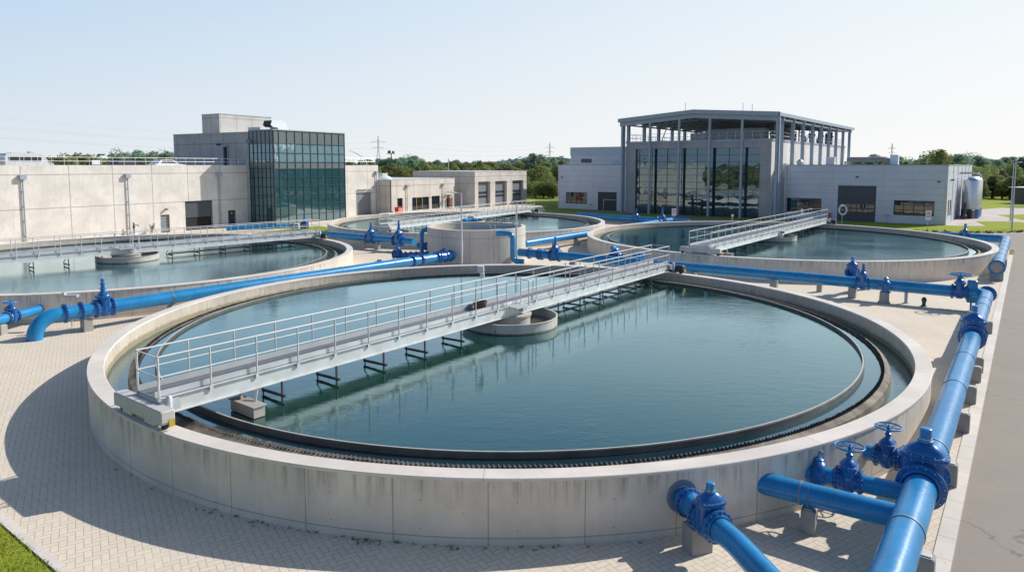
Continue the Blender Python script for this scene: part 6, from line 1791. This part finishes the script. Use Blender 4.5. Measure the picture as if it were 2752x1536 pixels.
MB().tube([(x, y, 0), (x, y, 13.0)], 0.22, 8).build('pole', M['dark'], t)
MB().box((x, y, 13.2), (3.4, 1.2, 0.3)).box((x - 0.8, y, 13.9), (1.2, 0.6, 1.0)).box((x + 0.9, y, 13.8), (0.9, 0.6, 0.8)).build('platform', M['anthracite'], t)
t = thing('street_lamp', 'thin white mast standing in front of the wood above the garage block', 'mast', (*pp(1206, 200), 0))
x, y = pp(1206, 200); MB().tube([(x, y, 0), (x, y, 10.0)], 0.14, 8).build('pole', M['white'], t)
# ------------------------------------------------------------------ camera, sun, sky
cam = bpy.data.cameras.new('camera')
cam.sensor_width = 36; cam.lens = 1852.618 * 36 / 2752
cam.shift_y = -161.17 / 2752
cam.clip_start = 0.1; cam.clip_end = 12000
co = bpy.data.objects.new('camera', cam); COL.objects.link(co)
co.location = (0, 0, 8); co.rotation_euler = (R(90) - 0.0872821, 0, 0)
sc.camera = co
EL = R(34.5); AZ = R(63.5)
sun = bpy.data.lights.new('sun', 'SUN'); sun.energy = 5.0; sun.angle = R(0.5); sun.color = (1.0, 0.965, 0.90)
so = bpy.data.objects.new('sun', sun); COL.objects.link(so)
dvec = Vector((sin(AZ) * cos(EL), cos(AZ) * cos(EL), sin(EL)))
so.rotation_euler = dvec.to_track_quat('Z', 'Y').to_euler()
so.location = (60, 40, 60)
w = bpy.data.worlds.new('World'); sc.world = w; w.use_nodes = True
nt = w.node_tree; nt.nodes.clear()
sky = nt.nodes.new('ShaderNodeTexSky'); sky.sky_type = 'NISHITA'; sky.sun_disc = False
sky.sun_elevation = EL; sky.sun_rotation = AZ; sky.altitude = 0; sky.air_density = 1.0; sky.dust_density = 1.0; sky.ozone_density = 1.0
bg = nt.nodes.new('ShaderNodeBackground'); bg.inputs[1].default_value = 0.12
ow = nt.nodes.new('ShaderNodeOutputWorld')
# milky summer haze over the clear sky: thicker towards the horizon, brighter towards the sun
def wm(op, a, b=None, clamp=False):
    x = nt.nodes.new('ShaderNodeMath'); x.operation = op; x.use_clamp = clamp
    for i, v in enumerate((a, b)):
        if v is None: continue
        if isinstance(v, (int, float)): x.inputs[i].default_value = v
        else: nt.links.new(v, x.inputs[i])
    return x.outputs[0]
tc = nt.nodes.new('ShaderNodeTexCoord')
sp = nt.nodes.new('ShaderNodeSeparateXYZ'); nt.links.new(tc.outputs['Generated'], sp.inputs[0])
ev = wm('ABSOLUTE', sp.outputs[2])
h1 = wm('SUBTRACT', 1.0, wm('MULTIPLY', ev, 0.3), True)
fall = nt.nodes.new('ShaderNodeMapRange'); fall.interpolation_type = 'SMOOTHSTEP'
nt.links.new(ev, fall.inputs[0]); fall.inputs[1].default_value = 0.40; fall.inputs[2].default_value = 0.62; fall.inputs[3].default_value = 1.0; fall.inputs[4].default_value = 0.06
hz = wm('MULTIPLY', h1, fall.outputs[0])
toward = wm('ADD', wm('MULTIPLY', sp.outputs[0], sin(AZ)), wm('MULTIPLY', sp.outputs[1], cos(AZ)))
tw = wm('ADD', wm('MULTIPLY', toward, 0.75), 0.28, True)
def wmix(f, a, b):
    x = nt.nodes.new('ShaderNodeMix'); x.data_type = 'RGBA'
    nt.links.new(f, x.inputs[0])
    for i, v in ((6, a), (7, b)):
        if isinstance(v, tuple): x.inputs[i].default_value = (*v, 1)
        else: nt.links.new(v, x.inputs[i])
    return x.outputs[2]
k = 1 / 0.12
low = wmix(tw, (0.73 * k, 0.795 * k, 0.85 * k), (0.99 * k, 0.985 * k, 0.965 * k))
up = wmix(tw, (0.33 * k, 0.59 * k, 0.90 * k), (0.84 * k, 0.92 * k, 0.975 * k))
blue = wmix(tw, (0.20 * k, 0.42 * k, 0.76 * k), (0.34 * k, 0.58 * k, 0.90 * k))
hi = nt.nodes.new('ShaderNodeMapRange'); hi.interpolation_type = 'SMOOTHSTEP'
nt.links.new(ev, hi.inputs[0]); hi.inputs[1].default_value = 0.27; hi.inputs[2].default_value = 0.45
haze = wmix(hi.outputs[0], wmix(wm('MULTIPLY', ev, 3.0, True), low, up), blue)
# unseen sky behind the camera is darkened to cut fill on shaded walls
bk = nt.nodes.new('ShaderNodeMapRange'); bk.interpolation_type = 'SMOOTHSTEP'
nt.links.new(wm('ADD', wm('MULTIPLY', sp.outputs[1], -0.8), wm('MULTIPLY', sp.outputs[0], -0.25)), bk.inputs[0]); bk.inputs[1].default_value = -0.1; bk.inputs[2].default_value = 0.5
mul = nt.nodes.new('ShaderNodeMix'); mul.data_type = 'RGBA'; mul.blend_type = 'MULTIPLY'
nt.links.new(bk.outputs[0], mul.inputs[0]); nt.links.new(wmix(hz, sky.outputs[0], haze), mul.inputs[6]); mul.inputs[7].default_value = (0.60, 0.68, 0.80, 1)
nt.links.new(mul.outputs[2], bg.inputs[0])
nt.links.new(bg.outputs[0], ow.inputs[0])
sc.view_settings.view_transform = 'Standard'; sc.view_settings.look = 'None'; sc.view_settings.exposure = 0; sc.view_settings.gamma = 1
sc.cycles.max_bounces = 6; sc.cycles.transparent_max_bounces = 12
sc.cycles.sample_clamp_indirect = 6
